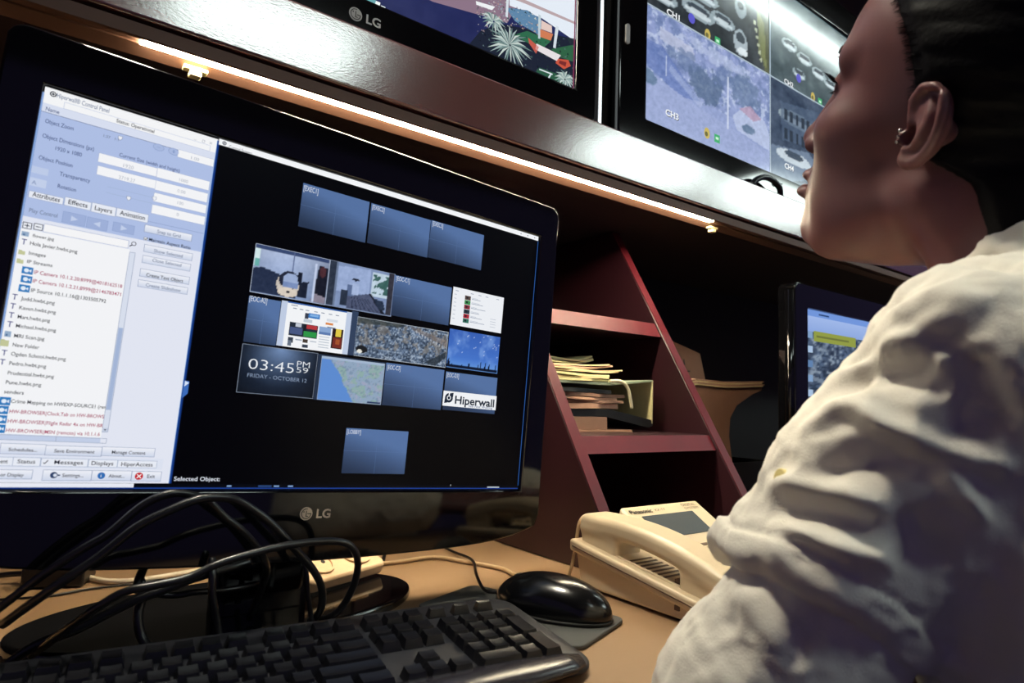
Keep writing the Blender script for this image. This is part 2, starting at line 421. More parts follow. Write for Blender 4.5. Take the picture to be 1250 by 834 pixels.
# small raster pictures
def fld(h, w, cells, seed, octaves=4):
    r = np.random.default_rng(seed); out = np.zeros((h, w)); amp = 1; tot = 0; c = cells
    for _ in range(octaves):
        gh, gw = max(2, int(c*h/w)+2), int(c)+2; g = r.random((gh, gw))
        yy = np.linspace(0, gh-1.001, h); xx = np.linspace(0, gw-1.001, w); yi = yy.astype(int); xi = xx.astype(int)
        fy_ = (yy-yi)[:, None]; fx_ = (xx-xi)[None]
        a = g[yi][:, xi]; b = g[yi][:, xi+1]; d = g[yi+1][:, xi]; e = g[yi+1][:, xi+1]
        out += amp*((a*(1-fx_)+b*fx_)*(1-fy_)+(d*(1-fx_)+e*fx_)*fy_); tot += amp; amp *= 0.55; c *= 2
    return out/tot
def hx(c): return np.array([int(c[i:i+2], 16)/255 for i in (1, 3, 5)])
class Pic:
    def __init__(s, h, w, col): s.h = h; s.w = w; s.a = np.ones((h, w, 3))*hx(col); s.y, s.x = np.mgrid[0:1:h*1j, 0:1:w*1j]
    def poly(s, pts, col, al=1.0):
        n = len(pts); ins = np.zeros((s.h, s.w), bool)
        for i in range(n):
            x0, y0 = pts[i]; x1, y1 = pts[(i+1) % n]
            if y0 != y1: ins ^= ((s.y >= min(y0, y1)) & (s.y < max(y0, y1)) & (s.x < x0+(s.y-y0)*(x1-x0)/(y1-y0)))
        s.a[ins] = s.a[ins]*(1-al)+hx(col)*al; return s
    def ell(s, x, y, rx, ry, col, al=1.0):
        ins = ((s.x-x)/rx)**2+((s.y-y)/ry)**2 < 1; s.a[ins] = s.a[ins]*(1-al)+hx(col)*al; return s
    def rect(s, x0, y0, x1, y1, col, al=1.0): return s.poly([(x0, y0), (x1, y0), (x1, y1), (x0, y1)], col, al)
    def vgrad(s, top, bot): s.a = (1-s.y)[..., None]*hx(top)+s.y[..., None]*hx(bot); return s
    def blob(s, x, y, rx, ry, col, al=1.0, seed=1, rough=1.6, cells=30):
        q = ((s.x-x)/rx)**2+((s.y-y)/ry)**2+rough*(fld(s.h, s.w, cells, seed)-.5); m = np.clip((1-q)*4, 0, 1)*al; return s.mixin(m, col)
    def noise(s, cells, seed, amt, mask=None):
        n = (fld(s.h, s.w, cells, seed)-0.5)[..., None]*2*amt; s.a = np.clip(s.a+(n if mask is None else n*mask[..., None]), 0, 1); return s
    def mixin(s, m, col): s.a = s.a*(1-m[..., None])+hx(col)*m[..., None]; return s

def pic_office():
    p = Pic(44, 70, '#aebfe0'); p.vgrad('#b9c8e8', '#8ea4cf')
    p.a *= (1-0.5*np.abs(p.x-0.4)**1.5)[..., None]
    p.rect(0, 0, 1, 0.07, '#3a4a72'); p.rect(0, 0.07, 0.06, 0.45, '#d8eef0').rect(0.01, .3, .06, .45, '#6fb5b0')
    p.poly([(0, 0.5), (0.12, 0.45), (0.45, 0.58), (0.6, 1), (0, 1)], '#27324c'); p.rect(0.5, 0.0, 0.51, 0.55, '#5b6a93')
    p.ell(0.47, 0.72, 0.155, 0.26, '#cfc6bd'); p.ell(0.48, 0.62, 0.14, 0.19, '#23293c'); p.ell(0.5, 0.6, 0.105, 0.13, '#9fb2d8'); p.rect(0.40, 0.66, 0.60, 0.78, '#7d92c0')
    p.ell(.47, .88, .13, .1, '#e0d4c6'); p.rect(.46, .84, .50, .89, '#1c2030')
    p.rect(0.58, 0.4, 0.65, 0.62, '#161c2c'); p.poly([(.62, .62), (.74, .58), (.73, .95), (.6, .95)], '#1d2436')
    p.poly([(0.86, 0.18), (1, 0.2), (1, 0.85), (0.82, 0.8)], '#191c2a'); p.ell(.92, .3, .05, .12, '#4c2c33'); p.poly([(0.82, .8), (1, .85), (1, 1), (.78, 1)], '#8b8494'); p.rect(.80, .15, .84, .98, '#c8d4ef')
    return p.noise(30, 1, 0.05).a
def pic_lounge():
    p = Pic(44, 70, '#8396bd'); p.poly([(0.12, 0.08), (0.62, 0.02), (0.62, 0.6), (0.12, 0.65)], '#9db0d8')
    p.rect(0, 0, 0.09, 1, '#30394a'); p.rect(0.09, 0, .13, 1, '#6f7f9c'); p.rect(0.64, 0.05, 0.92, 0.62, '#c3d7e6').noise(14, 5, 0.0)
    g = (fld(44, 70, 16, 6) > 0.5) & (p.x > .66) & (p.x < .9) & (p.y > .1) & (p.y < .55); p.a[g] = hx('#3f6662')
    p.rect(0.9, 0, 1, 1, '#353540'); p.poly([(0.3, 0.72), (0.62, 0.58), (0.86, 1), (0.3, 1)], '#4f5874'); p.poly([(0.62, 0.58), (0.66, .58), (0.92, 1), (0.85, 1)], '#171b28')
    for k in range(7): p.poly([(0.36+k*.04, 0.72), (0.37+k*.04, .72), (0.4+k*.07, 1), (0.38+k*.07, 1)], '#2d344c')
    p.ell(.4, .32, .06, .03, '#262c3c'); p.rect(.28, .45, .37, .72, '#5d6f95').rect(.36, .4, .45, .66, '#a9bbe0'); p.rect(.2, .6, .3, .95, '#2a3446'); p.poly([(.7, .66), (.86, .7), (.9, .9), (.78, .88)], '#28344a')
    return p.noise(30, 2, 0.06).a
def pic_city():
    p = Pic(56, 150, '#5d6f88'); n = fld(56, 150, 38, 11, 3); m = fld(56, 150, 70, 12, 2)
    p.a *= (0.6+0.75*n)[..., None]; p.mixin(np.clip((m-0.56)*5, 0, .75), '#b9c8da'); p.mixin(np.clip((0.44-m)*5, 0, .8), '#222c3c')
    p.mixin(((fld(56, 150, 20, 13) > .56) & (p.y < .75)) * .5, '#8d8275'); p.poly([(0, 0), (.5, 0), (.45, .09), (0, .16)], '#39403f', .7)
    p.poly([(.55, .0), (1, .25), (1, .42), (.6, .12)], '#84766f', .55); p.poly([(.75, .95), (1, .55), (1, .72), (.88, 1)], '#28313a', .8)
    for k in range(10): p.poly([(.62+k*.035, .1+k*.035), (.635+k*.035, .1+k*.035), (.64+k*.035, .17+k*.035), (.625+k*.035, .17+k*.035)], '#c9cdd6', .7)
    p.ell(.07, .82, .06, .1, '#1b1d22').ell(.05, .88, .025, .05, '#ecebe2')
    return p.a
def pic_sky():
    p = Pic(40, 64, '#3d67c4'); p.vgrad('#3a62b8', '#4d80d8'); n = fld(40, 64, 5, 21); p.mixin(np.clip((n-.5)*2.2, 0, .55), '#8fb4ee'); p.mixin(np.clip((p.y-.7)*2, 0, .5), '#7fb3ee')
    r = np.random.default_rng(4)
    for _ in range(26): p.ell(r.random(), r.random()*.6, .008, .012, '#dceaff', .8)
    p.rect(0, .9, 1, 1, '#0d1a33')
    for x, w, h in ((.03, .05, .25), (.2, .03, .12), (.28, .03, .14), (.42, .03, .22), (.6, .025, .2), (.65, .02, .24), (.74, .025, .3), (.82, .03, .26), (.95, .03, .24), (.1, .05, .12), (.5, .04, .1)):
        p.poly([(x-w/2, 1), (x-w/3, 1-h*.7), (x, 1-h), (x+w/3, 1-h*.7), (x+w/2, 1)], '#0b1428')
    return p.a
def pic_map():
    p = Pic(48, 70, '#93a9c2'); n = fld(48, 70, 9, 31); e = 0.12+.42*p.y+.1*(n-.5)
    p.mixin((p.x < e)*1.0, '#5f8fd6'); p.mixin(((p.x >= e) & (n > .53))*.6, '#8fb3a0'); p.mixin((fld(48, 70, 30, 33) > .6)*.35*(p.x > e), '#5d7590'); p.mixin((fld(48, 70, 26, 36) > .62)*.4*(p.x > e), '#b6a9c4')
    p.rect(0, 0, 1, .05, '#a8bcd6').rect(.78, .94, 1, 1, '#2a3c63')
    return p.a
def pic_clock():
    p = Pic(30, 48, '#1b2638'); d = np.sqrt(((p.x-.5)/.6)**2+((p.y-0)/.9)**2); p.mixin(np.clip(1-d, 0, 1)**1.3*.95, '#7f9cc9'); p.a *= np.clip(1.1-.8*((p.x-.5)**2*1.6+(p.y-.4)**2), 0, 1)[..., None]
    return p.noise(40, 3, .02).a
def pic_tile(top='#5875a6', bot='#2a3852'):
    p = Pic(14, 22, top); m = np.clip((p.y-.1)*1.15-(p.x-.2)*.55, 0, 1); p.mixin(m, bot); return p.a
def pic_quad_dark(seed, tint, cars):
    p = Pic(70, 90, tint); p.noise(8, seed, .14).noise(30, seed+1, .05)
    for x, y, rx, ry in cars: p.ell(x, y, rx, ry, '#9fb0b8', .9).ell(x, y-.02, rx*.7, ry*.45, '#2f3a44', .9).ell(x, y+.02, rx*.8, ry*.35, '#cfdbe0', .9)
    return p
def pic_street():
    p = Pic(100, 140, '#8fa0cf'); p.vgrad('#8796cc', '#8b9cce'); n = fld(100, 140, 20, 41, 4); m = fld(100, 140, 40, 42, 3)
    up = p.y < .62
    p.mixin(np.clip((n-.45)*5, 0, 1)*up*.75, '#50679c'); p.mixin(np.clip((m-.56)*8, 0, 1)*up*.8, '#c3d0ee')
    p.poly([(.1, .13), (.34, .16), (.36, .28), (.1, .24)], '#bfc5e0', .8); p.poly([(0, .3), (.12, .3), (.4, .62), (.25, .66), (0, .52)], '#4c66ae', .7)
    p.poly([(.18, .42), (.42, .62), (.40, .68), (.16, .48)], '#b0bde0', .45); p.blob(.45, .45, .14, .17, '#3c5578', .75, 81, 2.4); p.blob(.76, .30, .15, .17, '#4a6488', .65, 82, 2.4); p.blob(.6, .27, .07, .13, '#51699a', .6, 83, 2.4); p.blob(.28, .3, .12, .1, '#47608c', .6, 84, 2.4); p.blob(.55, .12, .3, .07, '#b9c6e6', .6, 85, 3)
    p.poly([(.66, .60), (.78, .44), (.95, .5), (1, .62), (1, .78), (.7, .72)], '#bcc9ea', .8); p.poly([(.72, .5), (.82, .42), (.92, .5), (.85, .56)], '#b08aa8', .8); p.blob(.8, .66, .06, .05, '#496586', .9, 86)
    p.poly([(0, .56), (.3, .66), (.7, .74), (1, .80), (1, 1), (0, 1)], '#93a2d2', .95); p.blob(.02, .62, .06, .07, '#4e6c8e', .9, 87)
    p.rect(.615, .25, .63, .75, '#d5def2', .85); p.rect(.14, .36, .15, .54, '#c8d4ee', .8)
    p.noise(60, 44, .09); p.a = p.a*.78+.17*np.array([.95, .98, 1.05]); return np.clip(p.a, 0, 1)
def pic_satellite():
    p = Pic(110, 100, '#5d7390'); n = fld(110, 100, 16, 51); m = fld(110, 100, 44, 52, 2)
    p.a *= (.4+1.0*n)[..., None]; p.mixin(np.clip((m-.56)*7, 0, 1)*.8, '#bcd0e2'); p.mixin(np.clip((.44-m)*7, 0, 1)*.7, '#1f3142')
    for a in (.2, .45, .7, .95, 1.2): p.poly([(a-.6, 1), (a-.58, 1), (a+.02, 0), (a, 0)], '#9fb4ca', .6)
    p.poly([(0, .3), (1, .62), (1, .65), (0, .33)], '#a9bccf', .7).poly([(0, .7), (1, .95), (1, .98), (0, .73)], '#a9bccf', .7)
    return p.a

# ------------------------------------------------------------------ the desktop computer screen
class Frame:
    def __init__(s, o, U, V):
        s.o = Vector(o); s.U = Vector(U).normalized(); V = Vector(V); s.V = (V-s.U*V.dot(s.U)).normalized(); s.N = s.U.cross(s.V)      # N points at the viewer
    def __call__(s, x, y, n=0.0): return s.o+s.U*x+s.V*y+s.N*n
FD = Frame((-0.013898, 0.611215, -0.075254), (0.998458, 0.012385, -0.054122), (0.05429, -0.013659, 0.998432))
UI_TEXT = [ ('Hiperwall® Control Panel', 81, 2985, 350, 36, 'g', 0, 19), ('Name', 28, 2860, 87, 30, 'm', 1, 5), ('Status: Operational', 490, 2930, 275, 29, 'k', 1, 13), ('Object Zoom', 37, 2764, 183, 32, 'm', 0, 26), ('Object Dimensions (px)', 36, 2646, 337, 32, 'm', 0, 23), ('1920 x 1080', 128, 2575, 172, 30, 'm', 0, 18), ('Object Position', 37, 2473, 216, 31, 'm', 0, 15), ('Transparency', 180, 2386, 202, 32, 'm', 0, 7), ('Rotation', 181, 2289, 120, 30, 'm', 0, 1), ('Current Size (width and height)', 546, 2659, 449, 29, 'm', 1, 9), ('1:37   1:1', 420, 2780, 105, 22, 'g', 0, 3), ('1.00', 1067, 2801, 63, 26, 'l', 0, 5), ('1920', 585, 2582, 74, 27, 'l', 0, 7), ('2719.27', 566, 2477, 117, 27, 'l', 0, 11), ('1080', 1002, 2585, 69, 26, 'l', 0, 1), ('0.00', 1000, 2487, 62, 26, 'l', 0, 3), ('100', 1013, 2386, 47, 26, 'l', 0, 1), ('0', 1020, 2284, 17, 26, 'l', 0, 0), ('Attributes', 36, 2180, 174, 35, 'k', 1, 7), ('Effects', 264, 2184, 127, 34, 'k', 1, 1), ('Layers', 440, 2182, 119, 35, 'k', 1, 2), ('Animation', 613, 2187, 180, 36, 'k', 1, 7), ('Play Control', 34, 2057, 177, 31, 'g', 0, 7), ('Snap to Grid', 896, 2104, 179, 28, 'g', 1, 3), ('Maintain Aspect Ratio', 845, 2024, 318, 27, 'k', 1, 5), ('Show Selected', 893, 1939, 219, 27, 'g', 1, 1), ('Close Selected', 892, 1859, 220, 27, 'g', 1, -1), ('Create Text Object', 864, 1729, 279, 27, 'k', 1, 4), ('Create Slideshow', 871, 1645, 264, 27, 'g', 1, 3), ('flower.jpg', 80, 1875, 135, 23, 'd', 0, 6), ('Hola Javier.hwbt.png', 73, 1812, 301, 27, 'd', 0, -1), ('Images', 76, 1738, 105, 25, 'd', 0, 2), ('IP Streams', 75, 1672, 157, 25, 'd', 0, -1), ('IP Camera 10.1.2.20:8999@4018162518', 127, 1600, 580, 27, 'r', 0, 7), ('IP Camera 10.1.2.21:8999@2146783471', 128, 1533, 579, 27, 'r', 0, 4), ('IP Source 10.1.1.16@1303505792', 128, 1461, 485, 27, 'd', 0, 10), ('Judd.hwbt.png', 76, 1389, 209, 27, 'd', 0, 5), ('Kaven.hwbt.png', 75, 1320, 226, 26, 'd', 0, 4), ('Mart.hwbt.png', 75, 1251, 199, 26, 'd', 0, 2), ('Michael.hwbt.png', 74, 1183, 247, 26, 'd', 0, 1), ('MRI Scan.jpg', 73, 1108, 185, 26, 'd', 0, 7), ('New Folder', 74, 1040, 161, 26, 'd', 0, 5), ('Ogden School.hwbt.png', 74, 973, 338, 26, 'd', 0, 2), ('Pedro.hwbt.png', 73, 903, 224, 26, 'd', 0, 1), ('Prudential.hwbt.png', 74, 832, 282, 26, 'd', 0, 3), ('Pune.hwbt.png', 72, 762, 214, 26, 'd', 0, 4), ('senders', 72, 693, 117, 26, 'd', 0, 2), ('Crime Mapping on HWEXP-SOURCE1 (ren', 121, 627, 604, 26, 'd', 0, 0), ('HW-BROWSER|Clock.Tab on HW-BROWS', 122, 552, 600, 26, 'r', 0, 1), ('HW-BROWSER|Flight Radar 4x on HW-BR', 122, 481, 602, 26, 'r', 0, 2), ('HW-BROWSER|MSN (remote) via 10.1.1.6', 120, 413, 592, 26, 'r', 0, 3), ('Schedules...', 155, 276, 173, 24, 'd', 1, -4), ('Save Environment', 433, 275, 262, 25, 'd', 1, -4), ('Manage Content', 812, 277, 238, 26, 'd', 1, -3), ('ent', 119, 187, 44, 28, 'k', 1, -1), ('Status', 219, 189, 108, 28, 'k', 1, -4), ('Messages', 445, 188, 185, 29, 'k', 1, -6), ('Displays', 686, 186, 148, 30, 'k', 1, -5), ('HiperAccess', 889, 183, 226, 30, 'k', 1, -4), ('or Display', 132, 92, 138, 24, 'd', 1, -2), ('Settings...', 508, 92, 138, 25, 'd', 1, -7), ('About...', 814, 91, 110, 26, 'd', 1, -5), ('Exit', 1086, 90, 57, 27, 'd', 1, -6), ('T', 20, 1806, 32, 41, 'b', 1, 8), ('T', 22, 1386, 32, 41, 'b', 1, 6), ('T', 21, 1317, 32, 40, 'b', 1, 5), ('T', 21, 1249, 32, 40, 'b', 1, 5), ('T', 21, 1181, 32, 40, 'b', 1, 5), ('T', 18, 968, 32, 40, 'b', 1, 4), ('T', 16, 900, 32, 40, 'b', 1, 4), ('Selected Object:', 1288, 69, 365, 34, 'w', 1, -7), ('Control Screens', 1355, 2994, 199, 30, 'k', 0, 23), ('[EXEC1]', 2060, 2808, 143, 50, 'w', 0, 16), ('[EXEC2]', 2776, 2815, 136, 45, 'w', 0, 13), ('[EXEC3]', 3493, 2822, 133, 48, 'w', 0, 15), ('[EOC-C1]', 3130, 2141, 157, 46, 'w', 0, 1), ('[EOC-A2]', 1700, 1672, 156, 47, 'w', 0, 7), ('[EOC-C3]', 3135, 1213, 152, 45, 'w', 0, 11), ('[EOC-D3]', 3859, 1209, 158, 45, 'w', 0, 10), ('[LOBBY]', 2776, 537, 146, 40, 'w', 0, -1), ('03:45', 1765, 1065, 412, 93, 'w2', 0, 10), ('PM', 2202, 1130, 122, 56, 'w2', 0, 1), ('59', 2203, 1078, 111, 51, 'w2', 0, 2), ('FRIDAY - OCTOBER 12', 1767, 991, 546, 34, 'w3', 0, 15), ('Hiperwall', 3995, 928, 540, 84, 'n', 2, 17), ('See Not Waiting', 4182, 902, 333, 27, 'g', 0, 6), ('LG', 2550, -263, 140, 82, 'LG', 2, -6),
]
UI_RECT = [ ('win', 2, 2949, 1262, 3045), ('cam', 52, 1590, 120, 1644), ('cam', 55, 1523, 123, 1577), ('cam', 51, 1453, 119, 1507), ('cam', 53, 606, 119, 666), ('cam', 49, 541, 115, 601), ('cam', 49, 473, 115, 533), ('cam', 49, 404, 115, 465), ('fold', 13, 1729, 54, 1762), ('fold', 12, 1661, 53, 1695), ('fold', -2, 1035, 50, 1085), ('pic', 15, 1106, 54, 1149), ('pic', 13, 1870, 58, 1906), ('name', 135, 2971, 1206, 2916), ('panel', 21, 2262, 1336, 2847), ('box', 962, 2789, 1252, 2858), ('box', 410, 2572, 831, 2647), ('box', 414, 2468, 834, 2543), ('box', 828, 2570, 1242, 2653), ('box', 832, 2461, 1242, 2544), ('box', 832, 2362, 1244, 2439), ('box', 831, 2259, 1246, 2336), ('tab', 13, 2189, 233, 2216), ('tab', 238, 2189, 415, 2230), ('tab', 416, 2184, 586, 2234), ('tab', 587, 2191, 819, 2235), ('play', 242, 2031, 395, 2121), ('play', 402, 2030, 545, 2118), ('play', 579, 2046, 732, 2123), ('btn', 801, 2092, 1164, 2156), ('btn', 819, 1928, 1189, 1992), ('btn', 819, 1835, 1186, 1899), ('btn', 816, 1721, 1192, 1787), ('btn', 814, 1634, 1190, 1694), ('pm', 10, 1928, 67, 1978), ('pm', 77, 1934, 135, 1984), ('field', 138, 1929, 708, 1995), ('mag', 709, 1947, 767, 1996), ('chk', 807, 2024, 837, 2050), ('sb', 721, 1864, 766, 1900), ('sbend', 731, 360, 765, 440), ('btn', 104, 253, 379, 332), ('btn', 376, 251, 744, 327), ('btn', 742, 258, 1119, 331), ('tab2', 19, 167, 194, 226), ('tab2', 191, 166, 360, 227), ('tab2', 361, 168, 664, 225), ('tab2', 664, 168, 864, 223), ('tab2', 863, 169, 1147, 222), ('btn', 15, 72, 323, 141), ('btn', 384, 62, 701, 144), ('btn', 699, 65, 975, 145), ('btn', 974, 62, 1192, 143), ('task', 77, 12, 1001, 34), ('bottom', 36, 46, 1229, 325), ('title', 1267, 3020, 4991, 3057), ('exec1', 2050, 2451, 2749, 2885), ('exec2', 2762, 2456, 3477, 2881), ('exec3', 3476, 2463, 4190, 2885), ('office', 1689, 1756, 2403, 2198), ('lounge', 2412, 1741, 3120, 2189), ('eocc1', 3113, 1768, 3827, 2200), ('list', 3845, 1791, 4550, 2211), ('eoca2', 1693, 1297, 1990, 1721), ('site', 1992, 1306, 2694, 1729), ('gap', 2691, 1309, 2764, 1742), ('city', 2757, 1302, 3855, 1691), ('sky', 3848, 1313, 4550, 1744), ('clock', 1694, 846, 2397, 1282), ('map', 2401, 839, 3117, 1275), ('eocc3', 3120, 840, 3833, 1282), ('eocd3', 3848, 846, 4562, 1271), ('hip', 3844, 894, 4568, 1057), ('lobby', 2766, 148, 3468, 595),
]

def build_desktop_monitor():
    t = thing('computer_monitor', 'glossy black widescreen monitor on the desk showing a control panel and video tiles', 'monitor', (0.215, 0.66, DESK))
    P = FD; pl = lambda x, y, d: P(x, y, d)
    out = []
    for k in range(25):                                  # lower edge sags a little in the middle
        u = k/24; x = -0.018+u*0.535; out.append((x, -0.0665+0.010*(2*u-1)**2+0.010*abs(2*u-1)**8))
    out += [(0.5275, -0.043), (0.5325, -0.030), (0.530, 0.16), (0.5275, 0.337), (0.5245, 0.3435), (0.518, 0.3465), (0.25, 0.3485), (-0.018, 0.3465), (-0.0245, 0.3435), (-0.0275, 0.337), (-0.030, 0.16), (-0.0325, -0.030), (-0.0275, -0.043)]
    n = len(out); inn = []
    for x, y in out:                                      # matching points on the screen opening
        cx, cy = 0.25, 0.15; dx, dy = x-cx, y-cy; k = min(0.251/abs(dx) if dx else 9, 0.1535/abs(dy) if dy else 9)
        inn.append((cx+dx*k, cy+dy*k+0.0024))
    inn = [(min(max(x, -0.001), 0.501), min(max(y, -0.001), 0.3059)) for x, y in inn]
    for cx, cy in ((-0.001, -0.001), (0.501, -0.001), (0.501, 0.3059), (-0.001, 0.3059)):      # snap the nearest to each corner
        i = min(range(n), key=lambda i: (inn[i][0]-cx)**2+(inn[i][1]-cy)**2); inn[i] = (cx, cy)
    MB().ring(out, inn, 0.004, -0.022, pl).build('bezel', M['black_gloss'], t, bevel=0.0022, seg=3)
    sh = [(x*0.93+0.0175, y*0.93+0.010) for x, y in out]; sh2 = [(0.25+(x-.25)*.62, .14+(y-.14)*.62) for x, y in out]
    m = MB(); v = [pl(*p, -0.021) for p in sh]+[pl(*p, -0.04) for p in sh]+[pl(*p, -0.062) for p in sh2]
    m.add(v, [tuple(range(n))[::-1], tuple(range(2*n, 3*n))]+[(a*n+i, a*n+(i+1) % n, (a+1)*n+(i+1) % n, (a+1)*n+i) for a in (0, 1) for i in range(n)])
    m.build('back_shell', M['dark_shell'], t)
    # stand
    e = [(0.195+0.185*math.cos(a), 0.690+0.098*math.sin(a)) for a in np.linspace(0, 2*PI, 64, endpoint=False)]
    MB().prism([(x*1, y) for x, y in e], DESK+0.0005, DESK+0.012, XY).build('base', M['black_gloss'], t, bevel=0.004, seg=3)
    MB().prism(rrect(0.165, 0.655, 0.255, 0.69, 0.012), DESK+0.011, -0.10, XY).build('stand_neck', M['black_gloss'], t, smooth=False, bevel=0.002)
    # the picture
    s = Canvas(P, 0.0); s.rect(-0.001, -0.001, 0.501, 0.3059, '#000002', 0)
    s.rect(0, 0.0, 0.5, 0.0012, '#1c3c86', 1); s.rect(0.0, 0.0012, 0.5, 0.0044, '#04060e', 1); s.rect(0.0, 0.0012, 0.1001, 0.0044, '#eef1fb', 2); s.rect(0.4992, 0.004, 0.5, 0.300, '#3566b0', 2)
    for x, w in ((0.172, .004), (0.199, .012), (0.213, .005), (0.226, .005)): s.rect(x, 0.0018, x+w, 0.0032, '#7d9dcc' if w < .01 else '#2c4a80', 2)
    s.rect(0.455, 0.0014, 0.472, 0.0026, '#c8d0dc', 2); s.line(.405, .003, .4055, .005, .0006, '#dfe6ee', 2)
    scr = s.build('screen', t)
    # window 1
    w = Canvas(P, 0.0003)
    w.rect(0.0002, 0.0046, 0.1262, 0.3045, '#e9edfa', 0); w.rect(0.0002, 0.292, 0.1262, 0.3047, '#fcfdff', 1); w.rect(0.0002, 0.2848, 0.1262, 0.292, '#dfe6f8', 1)
    w.rect(0.0002, 0.2022, 0.1262, 0.2848, '#b4c5ec', 1); w.rect(0.0002, 0.2848, 0.1262, 0.2852, '#5b6c98', 2); w.rect(0.1254, 0.0046, 0.1269, 0.3035, '#16418f', 3); w.rect(0.1252, 0.0046, 0.1256, 0.3035, '#9cc0ef', 4)
    w.rect(-0.0016, 0.0, 0.0003, 0.30, '#2a5296', 2); w.rect(-0.0008, 0.0, 0.0002, 0.30, '#8fb0e4', 3)
    w.rect(0.0006, 0.2185, 0.1262, 0.2188, '#8094c4', 2)
    w.rect(0.0004, 0.0402, 0.0722, 0.1925, '#fbfcff', 2); w.rect(0.0722, 0.0443, 0.0765, 0.1905, '#dfe6f5', 2); w.rect(0.0728, 0.062, 0.0759, 0.128, '#a9bbdd', 3); w.frame(0.0722, 0.0443, 0.0765, 0.1905, '#8796b6', .0003, 3)
    w.rect(0.0004, 0.0355, 0.0722, 0.0395, '#c9d5ee', 2); w.frame(0.0004, 0.0355, 0.0765, 0.0395, '#8796b6', .0003, 3); w.rect(0.043, 0.0358, 0.0432, 0.0392, '#5e6c8c', 4)
    w.rect(0.0722, 0.0446, 0.0762, 0.0476, '#c9d2e6', 4); w.poly([(0.0733, .0466), (.0751, .0466), (.0742, .0455)], '#22262e', 5)
    w.rect(0.0004, 0.0158, 0.119, 0.0246, '#e3e9f8', 2)
    for x, y in ((0.108, .2988), (.1146, .2991), (.1205, .2992)):
        if x == .108: w.rect(x-.001, y-.0008, x+.001, y-.0005, '#8c95a8', 3)
        elif x == .1146: w.frame(x-.0011, y-.0011, x+.0011, y+.0011, '#8c95a8', .0003, 3)
        else: w.line(x-.001, y-.001, x+.001, y+.001, .0003, '#8c95a8', 3); w.line(x-.001, y+.001, x+.001, y-.001, .0003, '#8c95a8', 3)
    w.arc(.0058, .3005, .0022, .0008, 0, 360, '#1d2638', 3); w.disc(.0058, .3005, .0009, '#1d2638', 3)
    for x, y in ((.0535, .281), (.0840, .2386), (.0658, .2337)):
        w.poly([(x-.0016, y+.0018), (x+.0016, y+.0018), (x+.0016, y-.0002), (x, y-.0020), (x-.0016, y-.0002)], '#7f8fb0', 3); w.poly([(x-.0013, y+.0015), (x+.0013, y+.0015), (x+.0013, y-.0001), (x, y-.0016), (x-.0013, y-.0001)], '#f4f6fc', 4)
    for x in (.0815, .0930): w.disc(x, .2825, .0042, '#8ea2d0', 3, ry=.003); w.disc(x, .2825, .0038, '#aebfe6', 4, ry=.0026); w.rect(x-.0014, .2823, x+.0014, .2827, '#8ea2d0', 5)
    w.rect(.0925, .281, .0935, .284, '#8ea2d0', 5)
    w.rect(.0005, .2362, .011, .2415, '#c4d2f0', 2); w.rect(.0005, .2262, .011, .2325, '#c9d6f2', 2); w.text('A', .002, .2275, .003, .003, '#7e90ba', 0, 3)
    w.line(.05, .2393, .083, .2393, .0005, '#a9bbdf', 2); w.line(.05, .2343, .083, .2343, .0005, '#a9bbdf', 2)
    for kind, x0, y0, x1, y1 in UI_RECT:
        x0, x1 = sorted((x0*1e-4, x1*1e-4)); y0, y1 = sorted((y0*1e-4, y1*1e-4)); mx, my = (x0+x1)/2, (y0+y1)/2
        if kind == 'cam': w.rect(x0, y0, x1, y1, '#2f7fc4', 4); w.disc(mx-.0006, my, .0016, '#eaf4ff', 5, 8); w.poly([(mx+.0008, my), (mx+.0024, my+.0013), (mx+.0024, my-.0013)], '#eaf4ff', 5)
        elif kind == 'fold': w.rect(x0, y0, x1, y1-.0005, '#c9cd9e', 4); w.rect(x0, y1-.0005, mx, y1, '#b5ba86', 4)
        elif kind == 'pic': w.rect(x0, y0, x1, y1, '#9bb3cf', 4); w.rect(x0+.0008, y0+.0006, mx, my, '#4d6f9c', 5)
        elif kind == 'box': w.rect(x0, y0, x1, y1, '#fbfcff', 3); w.frame(x0, y0, x1, y1, '#97a8cf', .0002, 4)
        elif kind in ('tab', 'tab2'):
            if kind == 'tab': y0 -= .0022
            w.rect(x0, y0, x1, y1+.0006, '#eef2fc', 3); w.frame(x0, y0, x1, y1+.0006, '#96a6c8', .0003, 4)
        elif kind == 'play':
            w.rect(x0, y0, x1, y1, '#a4b6e0', 3); w.frame(x0, y0, x1, y1, '#90a4d2', .0003, 4); d = -1 if x0 > .039 and x0 < .05 else 1
            w.poly([(mx-.002*d, my+.0022), (mx-.002*d, my-.0022), (mx+.0026*d, my)][::d], '#c9d6f2', 5)
        elif kind == 'btn': w.rect(x0, y0, x1, y1, '#f6f8ff', 3, '#d3dcf0'); w.frame(x0, y0, x1, y1, '#7f90b6', .0003, 4)
        elif kind == 'pm':
            w.rect(x0, y0, x1, y1, '#f2f5fc', 3); w.frame(x0, y0, x1, y1, '#2b3346', .0005, 4); w.rect(mx-.0016, my-.0003, mx+.0016, my+.0003, '#2b3346', 4)
